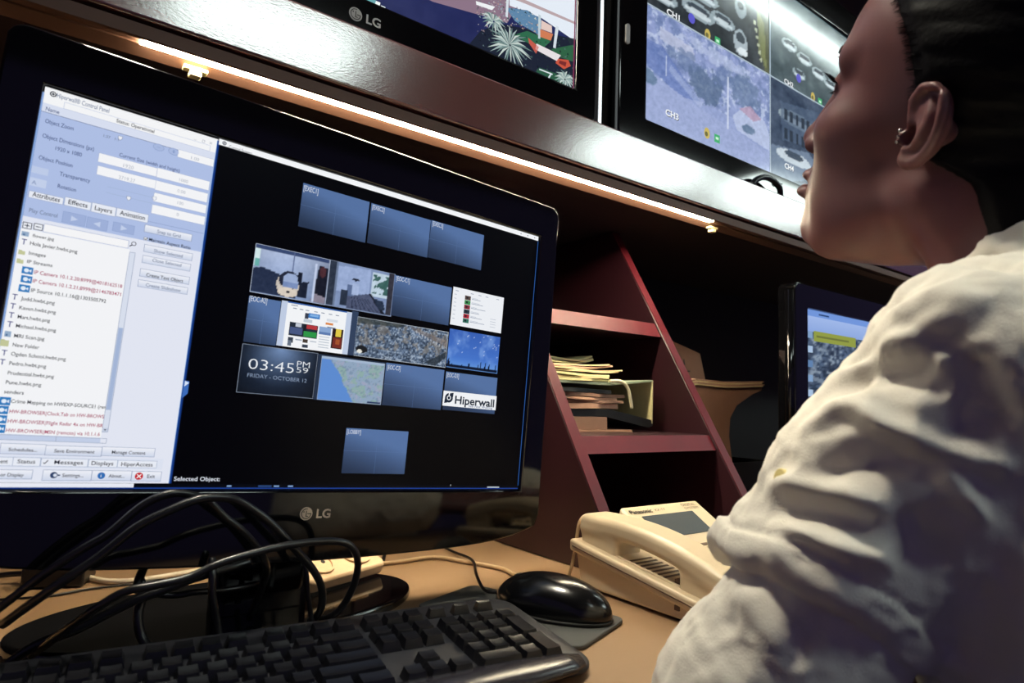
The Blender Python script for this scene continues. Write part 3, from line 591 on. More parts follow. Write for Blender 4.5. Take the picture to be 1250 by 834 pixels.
            if x0 < .005: w.rect(mx-.0003, my-.0016, mx+.0003, my+.0016, '#2b3346', 4)
        elif kind == 'field': w.rect(x0, y0, x1, y1, '#fdfdff', 3); w.frame(x0, y0, x1, y1, '#97a8cf', .0003, 4)
        elif kind == 'name': w.frame(x0, y0, x1, y1, '#b7c4e2', .0003, 4)
        elif kind == 'mag': w.arc(mx+.0005, my+.0005, .0018, .0005, 0, 360, '#1a2030', 5); w.line(mx-.0007, my-.0007, mx-.0022, my-.0022, .0008, '#1a2030', 5)
        elif kind == 'chk': w.rect(x0, y0, x1, y1, '#f8faff', 3); w.frame(x0, y0, x1, y1, '#5b6880', .0003, 4); w.line(x0+.0006, my, mx, y0+.0006, .0005, '#111827', 5); w.line(mx, y0+.0006, x1-.0003, y1-.0003, .0005, '#111827', 5)
    w.line(.0378, .0197, .0385, .0187, .0006, '#22283a', 5); w.line(.0385, .0187, .0405, .0215, .0006, '#22283a', 5)
    w.disc(.1028, .0103, .0030, '#c81f2d', 5); w.line(.1013, .0088, .1043, .0118, .0007, '#ffffff', 6); w.line(.1013, .0118, .1043, .0088, .0007, '#ffffff', 6)
    w.disc(.0765, .0104, .0026, '#2f6fb8', 5); w.text('i', .0761, .0092, 0, .0024, '#ffffff', 1, 6)
    w.disc(.0455, .0104, .0024, '#30456c', 5); w.disc(.0463, .0104, .0012, '#dfe6f4', 6); w.line(.0455, .0104, .0495, .0104, .0010, '#30456c', 5)
    w.rect(.0925, .2, .0926, .201, '#7f90b6', 4)
    w.poly([(.1262, .0905), (.1302, .0905), (.1302, .0800), (.1262, .0755)], '#3f70c0', 5); w.poly([(.1268, .0905), (.1302, .0890), (.1268, .0855)], '#dbe9ff', 6)
    tx = Canvas(P, 0.0012)
    TC = {'g': '#7a87a4', 'k': '#141a2a', 'd': '#181d2b', 'm': '#4f5f8c', 'l': '#b0b6c4', 'r': '#a82458', 'b': '#3a3f86', 'w': '#dfe5f0', 'w2': '#f2f6fc', 'w3': '#8b9cb8', 'n': '#232c3c'}
    for s_, x, y, ww, hh, c, wt, rise in UI_TEXT:
        if c == 'LG': continue
        tx.text(s_, x*1e-4, y*1e-4, ww*1e-4, hh*1e-4, TC[c], -1 if c == 'w2' else (max(wt, 1) if c in 'drmg' else wt), 3, 0.0, 0.0)
    w.build('control_panel_window', scr); 
    b = Canvas(P, 0.0003); b.rect(.1268, .3004, .4995, .3057, '#fbfdff', 1); b.arc(.1315, .3030, .0018, .0007, 0, 360, '#394457', 2); b.disc(.1315, .3030, .0007, '#394457', 2)
    for x in (.472, .4825, .4935): b.rect(x-.0006, .3024, x+.0006, .3036, '#4a5568', 2)
    b.rect(.1268, .0046, .1276, .3004, '#0d2a66', 1)
    b.build('title_bar', scr)
    R = {r[0]: (min(r[1], r[3])*1e-4, min(r[2], r[4])*1e-4, max(r[1], r[3])*1e-4, max(r[2], r[4])*1e-4) for r in UI_RECT}
    cx = [0.16955, 0.24085, 0.31215, 0.3838, 0.4558]; cy = [0.2206, 0.1755, 0.1303, 0.0848]
    def tile(x0, y0, x1, y1, img=None, edge='#0d1118', cross=False, name='video_tile'):
        c = Canvas(P, 0.0003); c.rect(x0, y0, x1, y1, edge, 0)
        if img is not None: c.image(img, x0+.0004, y0+.0004, x1-.0004, y1-.0004, 1)
        if cross: c.rect((x0+x1)/2-.0001, y0, (x0+x1)/2+.0001, y1, '#5d79a8', 2); c.rect(x0, (y0+y1)/2-.0001, x1, (y0+y1)/2+.0001, '#5d79a8', 2)
        return c
    for k in ('exec1', 'exec2', 'exec3', 'lobby', 'eocc1', 'eoca2', 'eocc3', 'eocd3'):
        x0, y0, x1, y1 = R[k]
        if k == 'eoca2': x1 = .1990
        c = tile(x0, y0, x1, y1, pic_tile(), cross=k != 'eocd3')
        if k == 'eocd3':
            X0, Y0, X1, Y1 = R['hip']; c.rect(X0, Y0, X1, Y1, '#f8fafd', 3); u, v = X0+.0075, (Y0+Y1)/2+.0008
            c.arc(u, v, .0052, .0026, 100, 440, '#232c3c', 4); c.disc(u, v, .0016, '#232c3c', 4); c.poly([(u+.0012, v+.0052), (u+.0056, v+.0060), (u+.0052, v+.0012)], '#232c3c', 4); c.poly([(u-.0012, v-.0052), (u-.0056, v-.0060), (u-.0052, v-.0012)], '#232c3c', 4)
        c.build('video_tile', scr)
    tile(cx[0], cy[1], cx[1], cy[0], pic_office(), '#b9c4d8').build('video_tile', scr)
    tile(cx[1], cy[1], cx[2], cy[0], pic_lounge(), '#7f8ba2').build('video_tile', scr)
    c = tile(cx[3]+.0005, .1789, .4551, .2213, None, '#f4f7fc')
    for k, col in enumerate(('#5a4a44', '#3c8f4e', '#8a2f3c', '#2c3c48', '#b02a3a', '#357060')): c.rect(.4005, .2095-k*.0052, .4085, .2143-k*.0052, col, 2); c.rect(.4025, .211-k*.0052, .405, .213-k*.0052, '#20242c', 3); c.rect(.410, .2112-k*.0052, .422+.004*(k % 3), .2118-k*.0052, '#8f9ab0', 2); c.rect(.410, .2125-k*.0052, .418+.003*(k % 2), .2130-k*.0052, '#b9c2d2', 2)
    for x in (.3875, .408, .4185, .4285, .444): c.rect(x, .2172, x+.004, .2179, '#8f9ab0', 2)
    for k in range(7): c.rect(.3865, .2130-k*.0045, .3895, .2136-k*.0045, '#aab4c6', 2)
    for k in range(4): c.rect(.438, .193-k*.003, .446, .1935-k*.003, '#b4bccb', 2)
    c.build('video_tile', scr)
    x0, y0, x1, y1 = R['site']; c = tile(x0, y0, x1, y1, None, '#c5d2ea'); X = lambda u: x0+u*(x1-x0); Y = lambda v: y1-v*(y1-y0)
    def rr(a, bb, d, e, col, l=2): c.rect(X(a), Y(e), X(d), Y(bb), col, l)
    rr(.08, .03, .92, 1, '#fafcff', 1); rr(.08, 0, .92, .03, '#3f68b0', 2)
    for a in (.16, .25, .33, .45, .55, .66, .76): rr(a, .12, a+.05, .14, '#8a95a8')
    rr(.13, .06, .22, .075, '#55617a'); rr(.33, .19, .38, .32, '#3a4254'); rr(.38, .18, .54, .29, '#3f7fc8'); rr(.40, .2, .52, .25, '#86b6ea', 3); rr(.32, .33, .44, .40, '#c5d0dc'); rr(.63, .33, .74, .38, '#e08a4a'); rr(.64, .24, .8, .30, '#dce3ec'); rr(.66, .42, .78, .45, '#7a869c')
    rr(.14, .44, .53, .74, '#262e3c'); rr(.15, .55, .32, .70, '#4a5a86', 3); rr(.34, .60, .52, .72, '#2f9a4a', 3); rr(.36, .45, .52, .54, '#b83a40', 3); rr(.22, .45, .30, .53, '#c8cfdc', 3); rr(.33, .44, .37, .6, '#1a1e28', 4)
    rr(.55, .44, .72, .62, '#8eacd8'); rr(.55, .56, .72, .62, '#5f7fb4', 3); rr(.74, .44, .90, .90, '#2a1a1c'); rr(.79, .44, .87, .62, '#e8cf4a', 3); rr(.76, .64, .89, .88, '#7a3026', 3); rr(.80, .68, .86, .8, '#a8552e', 4)
    rr(.14, .78, .21, .9, '#39414f'); rr(.14, .85, .19, .97, '#6a7688', 3); rr(.24, .8, .33, .83, '#aab4c4'); rr(.34, .78, .41, .86, '#4a4038'); rr(.34, .9, .42, .97, '#384254'); rr(.44, .8, .53, .82, '#aab4c4')
    for k in range(5): rr(.56, .66+k*.06, .71, .68+k*.06, '#c3ccd8')
    c.build('video_tile', scr)
    c = tile(cx[1]+.0285, .1306, .2762, .1746, None, '#33435f'); c.build('video_tile', scr)
    tile(.2757, .1306, .3836, .1700, pic_city(), '#c3ccd8').build('video_tile', scr)
    tile(.3845, .1312, .4551, .1746, pic_sky(), '#16233c').build('video_tile', scr)
    tile(.1694, .0846, .2397, .1283, pic_clock(), '#8d99ac').build('video_tile', scr)
    c = tile(.2401, .0839, .3117, .1278, None, '#263349'); c.image(pic_map(), .2438, .0845, .3108, .1262, 2); c.frame(.2436, .0843, .311, .1264, '#aebbd0', .0003, 3); c.build('video_tile', scr)
    tx.build('screen_text', scr)
    # maker's mark on the lower bezel
    g = MB(); logo(g, lambda x, y, d: P(x, y, 0.0042+d), 0.2449, -0.0222, 0.0060, 0.2550, -0.0262, 0.0138, 0.0078); g.build('maker_mark', M['logo'], t)
    return t
def logo(g, pl, cx, cy, r, tx_, ty, tw, th):
    """round face mark with two letters, as shallow relief"""
    n = 28; ring = lambda R: [(cx+R*math.cos(2*PI*k/n), cy+R*math.sin(2*PI*k/n)) for k in range(n)]
    for parts in (ring(r),):
        g.prism(parts, 0.0, 0.0003, pl)
    k = r/0.006
    dark = []
    for s_, x, y, w, h, wt in (('LG', tx_, ty, tw, th, 2),):
        v, f = text_polys(s_, wt); a = min(p[0] for p in v); b = max(p[0] for p in v); c_ = cap()
        g.add([pl(x+(p[0]-a)/(b-a)*w, y+p[1]/c_*h, 0.0003) for p in v], f)
    # the face is cut as dark strokes lying on the disc
    g.v = g.v; return g
def logo_face(name, pl, cx, cy, r, parent, m):
    c = MB(); w = r*0.13
    def stroke(x0, y0, x1, y1): c.prism([(cx+x0*r, cy+y0*r), (cx+x1*r, cy+y0*r), (cx+x1*r, cy+y1*r), (cx+x0*r, cy+y1*r)], 0.0003, 0.0005, pl)
    stroke(-.06, -.45, .06, .45); stroke(-.06, -.45, .32, -.33); stroke(-.48, .2, -.3, .38)
    n = 20; a = [math.radians(-5-k*(350-70)/n) for k in range(n+1)]
    for k in range(n): c.add([pl(cx+R*r*math.cos(t), cy+R*r*math.sin(t), 0.0005) for R, t in ((.8, a[k]), (.8, a[k+1]), (.68, a[k+1]), (.68, a[k]))], [(0, 1, 2, 3)])
    stroke(.2, -.06, .8, .06)
    return c.build(name, m, parent)

# ------------------------------------------------------------------ televisions on the shelf and the far monitor
def slab_screen(t, P, W, H, b, depth, mname='black_gloss', rad=0.012, bottom=None):
    bb = bottom if bottom is not None else b
    out = rrect(-b, -bb, W+b, H+b, rad, 4); inn = []
    for x, y in out: inn.append((min(max(x, 0), W), min(max(y, 0), H)))
    MB().ring(out, inn, 0.006, -0.03, lambda x, y, d: P(x, y, d)).build('bezel', M[mname], t, bevel=0.003, seg=3)
    MB().prism([(x*.97+W*.015, y*.97+H*.015) for x, y in out], -0.029, -depth, lambda x, y, d: P(x, y, d)).build('back_shell', M['dark_shell'], t, bevel=0.01)

def tv_left():
    t = thing('television', 'black television at the left of the shelf showing a courtyard with palms', 'television', (0.31, 0.79, SH+0.001), 'televisions on the shelf')
    P = Frame((-0.045, 0.736, 0.490), (1, 0, 0), (0, 0, 1)); W, H = 0.71, 0.40
    slab_screen(t, P, W, H, 0.042, 0.085, bottom=0.047)
    MB().prism(rrect(0.08, 0.72, 0.54, 0.92, 0.05), SH+0.001, SH+0.011, XY).build('stand', M['black_gloss'], t)
    MB().box((0.25, 0.79, SH+0.010), (0.37, 0.82, 0.47)).build('stand_neck', M['black_gloss'], t)
    s = Canvas(P, 0.0); s.rect(0, 0, W, H, '#2d3566', 0, '#1d2038'); mm = 0.001
    def pg(pts, col, l): s.poly([(x*mm, y*mm) for x, y in pts], col, l)
    p = Pic(60, 110, '#333d78'); p.vgrad('#3a4688', '#262c58'); p.noise(10, 61, .05).noise(50, 62, .03)
    s.image(p.a, 0, 0, .71, .4, 1)
    pg([(0, 60), (452, 39), (542, 53), (576, 58), (590, 84), (580, 400), (0, 400)], '#8c7486', 2); pg([(0, 120), (560, 100), (578, 400), (0, 400)], '#a58b8c', 3)
    pg([(579, 86), (640, 91), (711, 80), (711, 400), (560, 400)], '#e4ecf6', 3); pg([(560, 95), (600, 100), (711, 108), (711, 112), (600, 106)], '#b9a4a8', 4)
    pg([(511, 0), (530, 28), (563, 52), (709, 84), (710, 0)], '#1c2334', 4); pg([(572, 80), (612, 92), (640, 88), (640, 62), (590, 66)], '#5f86a8', 5)
    pg([(588, 44), (613, 60), (660, 62), (640, 40)], '#2f6a4c', 5); pg([(660, 49), (706, 73), (706, 45), (672, 42)], '#2f6244', 5); pg([(632, 3), (638, 12), (672, 14), (690, 2)], '#2c5a44', 5); pg([(690, 80), (711, 83), (711, 70), (700, 70)], '#202a36', 5)
    r = np.random.default_rng(9)
    for k in range(170):                                    # speckled foliage and gravel
        x, y = r.uniform(520, 640), r.uniform(40, 90); c = ('#8fa4ac', '#40585c', '#c3c8c4', '#2c4044', '#b79a8c')[int(r.integers(5))]; w = r.uniform(1.5, 5)
        if y > 45+(x-520)*.15: pg([(x, y), (x+w, y+r.uniform(-1, 1)), (x+w*.6, y+w*.6)], c, 6)
    for k in range(520):                                    # grit, leaves and highlights all over the view
        x, y = r.uniform(330, 705), r.uniform(2, 88); w = r.uniform(1.2, 4.2)
        dark = y < 10+(x-480)*.32 if x > 480 else True
        if x < 520: continue
        if dark: c = ('#101622', '#2e3d46', '#3f5a58', '#5c7078', '#22382f')[int(r.integers(5))]; l = 5.5
        else: c = ('#8b7a80', '#a9a2a8', '#6d6a74', '#c9c4c6')[int(r.integers(4))]; l = 4.5 if x < 640 else 0
        pg([(x, y), (x+w, y+r.uniform(-1, 1)), (x+w*.5, y+w*.8)], c, l)
    for cx_, cy_, R_, n_ in ((582, 26, 44, 30), (690, 10, 24, 22), (552, 50, 24, 18)):
        for k in range(n_):
            a = 2*PI*k/n_+r.uniform(-.08, .08); l = R_*r.uniform(.7, 1.05); ca, sa = math.cos(a), math.sin(a)*.75; w = 1.9
            pg([(cx_-w*sa, cy_+w*ca), (cx_+l*.5*ca-w*sa, cy_+l*.55*sa+w*ca+3), (cx_+l*ca, cy_+l*sa-2), (cx_+l*.5*ca+w*sa, cy_+l*.55*sa-w*ca+3)][::-1], ('#9fb4b2', '#6c8684', '#c4d2cc')[k % 3], 7)
    pg([(629, 37), (672, 34), (680, 46), (631, 47)], '#e6e0e2', 8); pg([(638, 60), (659, 62), (663, 74), (637, 72)], '#cf7c56', 8); pg([(639, 73), (661, 75), (660, 86), (639, 87)], '#e3c9c0', 8)
    pg([(664, 53), (669, 53), (674, 90), (668, 90)], '#d5dee6', 8); pg([(634, 56), (638, 57), (638, 94), (633, 94)], '#bfcfd6', 8); pg([(670, 30), (687, 26), (701, 36), (696, 44), (672, 38)], '#c8553f', 8); pg([(676, 32), (690, 31), (692, 39), (678, 37)], '#7a2c2c', 9); pg([(617, 42), (631, 31), (636, 43), (615, 50)], '#c25a4c', 8)
    pg([(638, 8), (665, 9), (664, 11), (638, 10)], '#d8e2e6', 8); pg([(655, 1), (658, 1), (663, 10), (660, 10)], '#d8e2e6', 8)
    pg([(521, 63), (548, 66), (553, 73), (520, 68)], '#eef2f4', 8); pg([(572, 66), (576, 66), (578, 120), (573, 120)], '#d5dee6', 8)
    pg([(330, 0), (369, 0), (376, 5), (352, 12), (330, 14)], '#6aa7b0', 8); pg([(369, 0), (376, 0), (377, 6), (371, 6)], '#f2f6f4', 9); pg([(378, 0), (384, 0), (384, 3), (378, 3)], '#e8eef0', 9)
    s.rect(.706, 0, .7085, .4, '#7a2f4e', 10)
    s.build('screen', t, 'tvscreen')
    pl = lambda x, y, d: P(x, y, 0.0062+d)
    g = MB(); logo(g, pl, 0.343, -0.0255, 0.0085, 0.357, -0.031, 0.0195, 0.0110); mk = g.build('maker_mark', M['logo_dim'], t)
    logo_face('maker_face', pl, 0.343, -0.0255, 0.0085, mk, M['black_matte'])

def gap_glint_strip():  # added glowing strip, stands in for a bright reflection along the edge
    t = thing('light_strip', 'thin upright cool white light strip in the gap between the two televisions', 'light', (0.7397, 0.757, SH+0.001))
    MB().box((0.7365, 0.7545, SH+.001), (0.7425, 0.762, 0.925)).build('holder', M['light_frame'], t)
    MB().box((0.7380, 0.7515, 0.440), (0.7412, 0.7544, 0.920)).build('diffuser', M['gap_glint'], t)
def tv_right():
    t = thing('television', 'black television at the right of the shelf showing four camera views', 'television', (1.22, 0.79, SH+0.001), 'televisions on the shelf')
    P = Frame((0.828, 0.736, 0.490), (1, 0, 0), (0, 0, 1)); W, H = 0.78, 0.425
    slab_screen(t, P, W, H, 0.068, 0.085, bottom=0.047)
    MB().prism(rrect(0.95, 0.72, 1.48, 0.92, 0.05), SH+0.001, SH+0.011, XY).build('stand', M['black_gloss'], t)
    MB().box((1.16, 0.79, SH+0.010), (1.28, 0.82, 0.47)).build('stand_neck', M['black_gloss'], t)
    b = MB().prism(rrect(-0.056, 0.115, -0.047, 0.150, 0.004), 0.006, 0.0085, lambda x, y, d: P(x, y, d)); b.build('power_button', M['logo_dim'], t)
    s = Canvas(P, 0.0); s.rect(0, 0, W, H, '#10151c', 0); hx_, hy_ = 0.3895, 0.2125
    scr = s.build('screen', t, 'tvscreen')
    def view(x0, y0, x1, y1, img, name, txt, extra=None):
        c = Canvas(P, 0.0002); c.image(img, x0+.001, y0+.001, x1-.001, y1-.001, 1)
        for dx, dy, col, l in ((.0012, -.0012, '#0c1018', 3), (0, 0, '#f2f5f8', 4)): c.text(txt, x0+.056+dx, y0+.026+dy if y0 < .1 else y0-.002+dy+.004, .036, .011, col, 2, l)
        yy = y0+.024 if y0 < .1 else y0+.007
        c.disc(x0+.176, yy+.002, .009, '#c9b45c', 3, 10, .011); c.disc(x0+.174, yy, .005, '#6d6a3c', 4, 8); c.rect(x0+.199, yy-.008, x0+.216, yy+.008, '#3fae6c', 3); c.rect(x0+.203, yy-.002, x0+.212, yy+.003, '#c9efd4', 4)
        if extra: extra(c)
        c.build('camera_view', scr, 'tvscreen')
    view(0, 0, hx_, hy_, pic_street(), 'v', 'CH3')
    p = pic_quad_dark(71, '#343b40', [(.12, .86, .10, .06), (.38, .80, .13, .08), (.58, .74, .10, .07), (.42, .62, .12, .07)])
    p.poly([(.82, .0), (1, 0), (1, 1), (.95, 1)], '#5f6440', .8); p.poly([(.88, .4), (.95, .5), (.97, .95), (.9, .85)], '#89905c', .7); p.ell(.73, .85, .06, .13, '#aebcc4', .95).ell(.73, .8, .04, .05, '#39444c').ell(.75, .93, .045, .04, '#dce6ea'); p.ell(.73, .5, .05, .1, '#97a6ae', .9).ell(.73, .48, .03, .04, '#39444c')
    for k in range(6): p.ell(.86+.012*k, .55+.07*k, .012, .02, '#c9cfae', .9)
    view(0, hy_, hx_, H, p.noise(50, 77, .05).a, 'v', 'CH1', lambda c: c.disc(.127, .234, .010, '#5a57c8', 4, 12))
    p = pic_quad_dark(73, '#46565c', [(.2, .55, .08, .06), (.36, .6, .08, .06), (.52, .66, .08, .06), (.3, .8, .07, .05), (.66, .7, .08, .05)]); p.poly([(0, 0), (.6, 0), (0, .35)], '#6f8286', .5)
    view(hx_, hy_, W, H, p.noise(50, 78, .05).a, 'v', 'CH2', lambda c: c.disc(hx_+.115, .245, .010, '#5a57c8', 4, 12))
    p = pic_quad_dark(75, '#3c4a60', [(.28, .32, .2, .08), (.7, .5, .12, .07)]); p.poly([(.1, .2), (.5, .1), (.52, .5), (.12, .6)], '#56677f', .7)
    for k in range(9): p.rect(.14+.06*(k % 5), .25+.2*(k//5), .17+.06*(k % 5), .37+.2*(k//5), '#26313f', .9)
    p.poly([(0, .7), (.4, .6), (.6, .8), (.2, 1), (0, 1)], '#7f92aa', .7); p.ell(.24, .74, .18, .07, '#c8d4dd', .95).ell(.24, .71, .1, .04, '#3c4a5c')
    view(hx_, 0, W, hy_, p.noise(50, 79, .05).a, 'v', 'CH4')
    d = Canvas(P, 0.0012); d.rect(hx_-.002, 0, hx_+.002, H, '#aab9c6', 0); d.rect(0, hy_-.0016, W, hy_+.0016, '#aab9c6', 0); d.build('divider_line', scr, 'tvscreen')
    pl = lambda x, y, dd: P(x, y, 0.0062+dd)
    g = MB(); logo(g, pl, 0.3935, -0.0205, 0.0085, 0.408, -0.026, 0.0195, 0.0110); mk = g.build('maker_mark', M['logo_dim'], t)
    logo_face('maker_face', pl, 0.3935, -0.0205, 0.0085, mk, M['black_matte'])
    o = MB().tube([(1.12, 0.705+.012, SH+.006), (1.135, .714, .452), (1.16, .712, .462), (1.19, .712, .462), (1.215, .713, .452), (1.225, .717, SH+.006)], 0.006).build('cable', M['cable'], loc=(1.17, .71, SH), smooth=True)
    tag(o, 'short black cable arching in front of the right television on the shelf', 'cable')

def far_monitor():
    t = thing('computer_monitor', 'black monitor showing a satellite map, standing right of the rack behind the shoulder', 'monitor', (1.45, 0.72, DESK))
    P = Frame((1.196, 0.65, -0.115), (1, 0, 0), (0, 0, 1)); W, H = 0.51, 0.311
    slab_screen(t, P, W, H, 0.046, 0.034)
    MB().cyl(P(-0.0455, -0.030, -0.006), (0, 0, 1), 0.0085, 0.371, 32).build('bezel_rim', M['black_gloss'], t, smooth=True)
    MB().prism(rrect(1.30, 0.63, 1.60, 0.83, 0.06), DESK+0.0005, DESK+0.012, XY).build('base', M['black_gloss'], t)
    MB().box((1.40, 0.715, DESK+0.011), (1.50, 0.745, -0.05)).build('stand_neck', M['black_gloss'], t)
    s = Canvas(P, 0.0); s.rect(0, 0, W, H, '#26405c', 0); s.image(pic_satellite()*0.8, .0, .0, W, H-.042, 1); s.rect(0, H-.042, W, H, '#a6bdea', 2, '#8aa6dc'); s.rect(0, H-.012, W, H, '#6f94d8', 3)
    s.rect(.03, H-.060, .20, H-.040, '#8f9a3c', 4); s.rect(.04, H-.052, .17, H-.048, '#6c7430', 5)
    for k in range(9): s.rect(.004, H-.055-.028*k, .026, H-.038-.028*k-.004, ('#7f9fc4', '#a7c0dc', '#5d80aa')[k % 3], 3)
    s.rect(.05, H-.008, .09, H-.005, '#24406c', 4)
    s.build('screen', t, 'tvscreen')
mon = build_desktop_monitor()
logo_face('maker_face', lambda x, y, d: FD(x, y, 0.0042+d), 0.2449, -0.0222, 0.0060, [c for c in mon.children if c.name.startswith('maker_mark')][0], M['black_matte'])
tv_left(); gap_glint_strip(); tv_right(); far_monitor()
# ------------------------------------------------------------------ keyboard
def copy_part(src, parent, T, name=None):
    o = src.copy(); COL.objects.link(o); o.parent = parent; o.matrix_parent_inverse = Matrix.Identity(4); o.matrix_basis = T; return o

def keyboard():
    L, D = 0.462, 0.166; c = (0.182, 0.504); T = rotz((c[0], c[1], DESK), -7.5)
    t = thing('keyboard', 'black keyboard in front of the monitor with a glossy front edge', 'keyboard', (c[0], c[1], DESK))
    # case: outline with full round right and left ends, top slopes down to the front
    out = rrect(-L/2, -D/2, L/2, D/2, 0.024, 6)
    top = lambda y: 0.0125+(y+D/2)/D*0.0105
    m = MB(); n = len(out); ins = [(x*(1-0.008/(L/2)), y*(1-0.008/(D/2))) for x, y in out]
    v = [T @ Vector((x, y, 0.001)) for x, y in ins]+[T @ Vector((x, y, 0.005)) for x, y in out]+[T @ Vector((x, y, top(y)-0.004)) for x, y in out]+[T @ Vector((x, y, top(y))) for x, y in ins]
    m.add(v, [tuple(range(n))[::-1], tuple(range(3*n, 4*n))]+[(a*n+i, a*n+(i+1) % n, (a+1)*n+(i+1) % n, (a+1)*n+i) for a in range(3) for i in range(n)])
    m.build('case', M['kbd'], t, bevel=0.0015)
    # rolled glossy front edge
    pts = [T @ Vector((x, -D/2-0.0005-0.010*(1-(2*x/L)**2)*0.6, 0.0125)) for x in np.linspace(-L/2+0.012, L/2-0.012, 15)]
    m = MB(); P = spline(pts, 2); k = 12
    vv = []; ff = []
    for i, p in enumerate(P):
        f = min(1, min(i, len(P)-1-i)/4); s_ = 0.35+0.65*math.sqrt(f)
        d = (T.to_3x3() @ Vector((0, 1, 0)))
        for j in range(k): a = 2*PI*j/k; vv.append(p+d*(0.0185*s_*math.cos(a)+0.0115)+Vector((0, 0, 0.0068*s_*math.sin(a)-0.001+0.0022*math.cos(a))))
    for i in range(len(P)-1):
        for j in range(k): ff.append((i*k+j, i*k+(j+1) % k, (i+1)*k+(j+1) % k, (i+1)*k+j))
    ff += [tuple(range(k))[::-1], tuple(range((len(P)-1)*k, len(P)*k))]
    m.add(vv, ff); m.build('front_rail', M['kbd_gloss'], t, smooth=True)
    # keys: one mesh for each width, shared
    U = 0.0188; cache = {}
    tilt = Matrix.Rotation(math.atan(0.0105/D), 4, 'X')
    def key_mesh(w, h):
        if (w, h) in cache: return cache[(w, h)]
        a, b, z = w*U/2-0.0007, h*U/2-0.0007, 0.0085
        lo = rrect(-a, -b, a, b, 0.0012, 1); hi = rrect(-a+0.0026, -b+0.0022, a-0.0026, b-0.0030, 0.0022, 2)
        lo = [(-a, -b), (a, -b), (a, b), (-a, b)]; A, B = a-0.0024, b-0.0026
        q = [(-A, -B, z), (0, -B, z-0.0005), (A, -B, z), (A, B*0, z-0.0003), (A, B, z+0.0006), (0, B, z+0.0002), (-A, B, z+0.0006), (-A, 0, z-0.0003), (0, 0, z-0.0010)]
        v = [(x, y, 0.0) for x, y in lo]+q
        f = [(3, 2, 1, 0), (0, 1, 6, 5, 4), (1, 2, 8, 7, 6), (2, 3, 10, 9, 8), (3, 0, 4, 11, 10), (4, 5, 12, 11), (5, 6, 7, 12), (12, 7, 8, 9), (11, 12, 9, 10)]
        me = bpy.data.meshes.new('key'); me.from_pydata(v, [], f); me.materials.append(M['key'])
        bm = bmesh.new(); bm.from_mesh(me); bmesh.ops.recalc_face_normals(bm, faces=bm.faces); bm.to_mesh(me); bm.free()
        for p in me.polygons: p.use_smooth = True
        me.set_sharp_from_angle(angle=0.5); cache[(w, h)] = me; return me
    x0 = -L/2+0.0135; yb = D/2-0.038
    def put(cx, row, w=1.0, h=1.0):
        y = yb-row*U; x = x0+cx*U+w*U/2; y2 = y-(h-1)*U/2
        o = bpy.data.objects.new('key', key_mesh(w, h)); COL.objects.link(o); o.parent = t
        o.matrix_basis = Matrix.Rotation(math.radians(-7.5), 4, 'Z') @ Matrix.Translation((x, y2, top(y2)-0.0008)) @ tilt
    put(0, 0)
    for g in range(3):
        for k_ in range(4): put(2+g*4.5+k_, 0)
    for k_ in range(3): put(15.3+k_, 0)
    for k_ in range(3): put(18.6+k_*1.3, -.02, 1.0, .6)
    r = 1.35
    for k_ in range(13): put(k_, r)
    put(13, r, 2.0)
    put(0, r+1, 1.5)
    for k_ in range(12): put(1.5+k_, r+1)
    put(13.5, r+1, 1.5); put(0, r+2, 1.75)
    for k_ in range(11): put(1.75+k_, r+2)
    put(12.75, r+2, 2.25); put(0, r+3, 2.25)
    for k_ in range(10): put(2.25+k_, r+3)
    put(12.25, r+3, 2.75)
    x = 0
    for w in (1.5, 1.25, 1.25, 5.75, 1.25, 1.25, 1.25, 1.5): put(x, r+4, w); x += w
    for rr_ in (0, 1):
        for k_ in range(3): put(15.3+k_, r+rr_)
    put(16.3, r+3)
    for k_ in range(3): put(15.3+k_, r+4)
    for rr_, n_ in ((0, 4), (1, 3), (2, 3), (3, 3)):
        for k_ in range(n_): put(18.6+k_, r+rr_)
    put(21.6, r+1, 1.0, 2.0); put(21.6, r+3, 1.0, 2.0); put(18.6, r+4, 2.0); put(20.6, r+4)
keyboard()

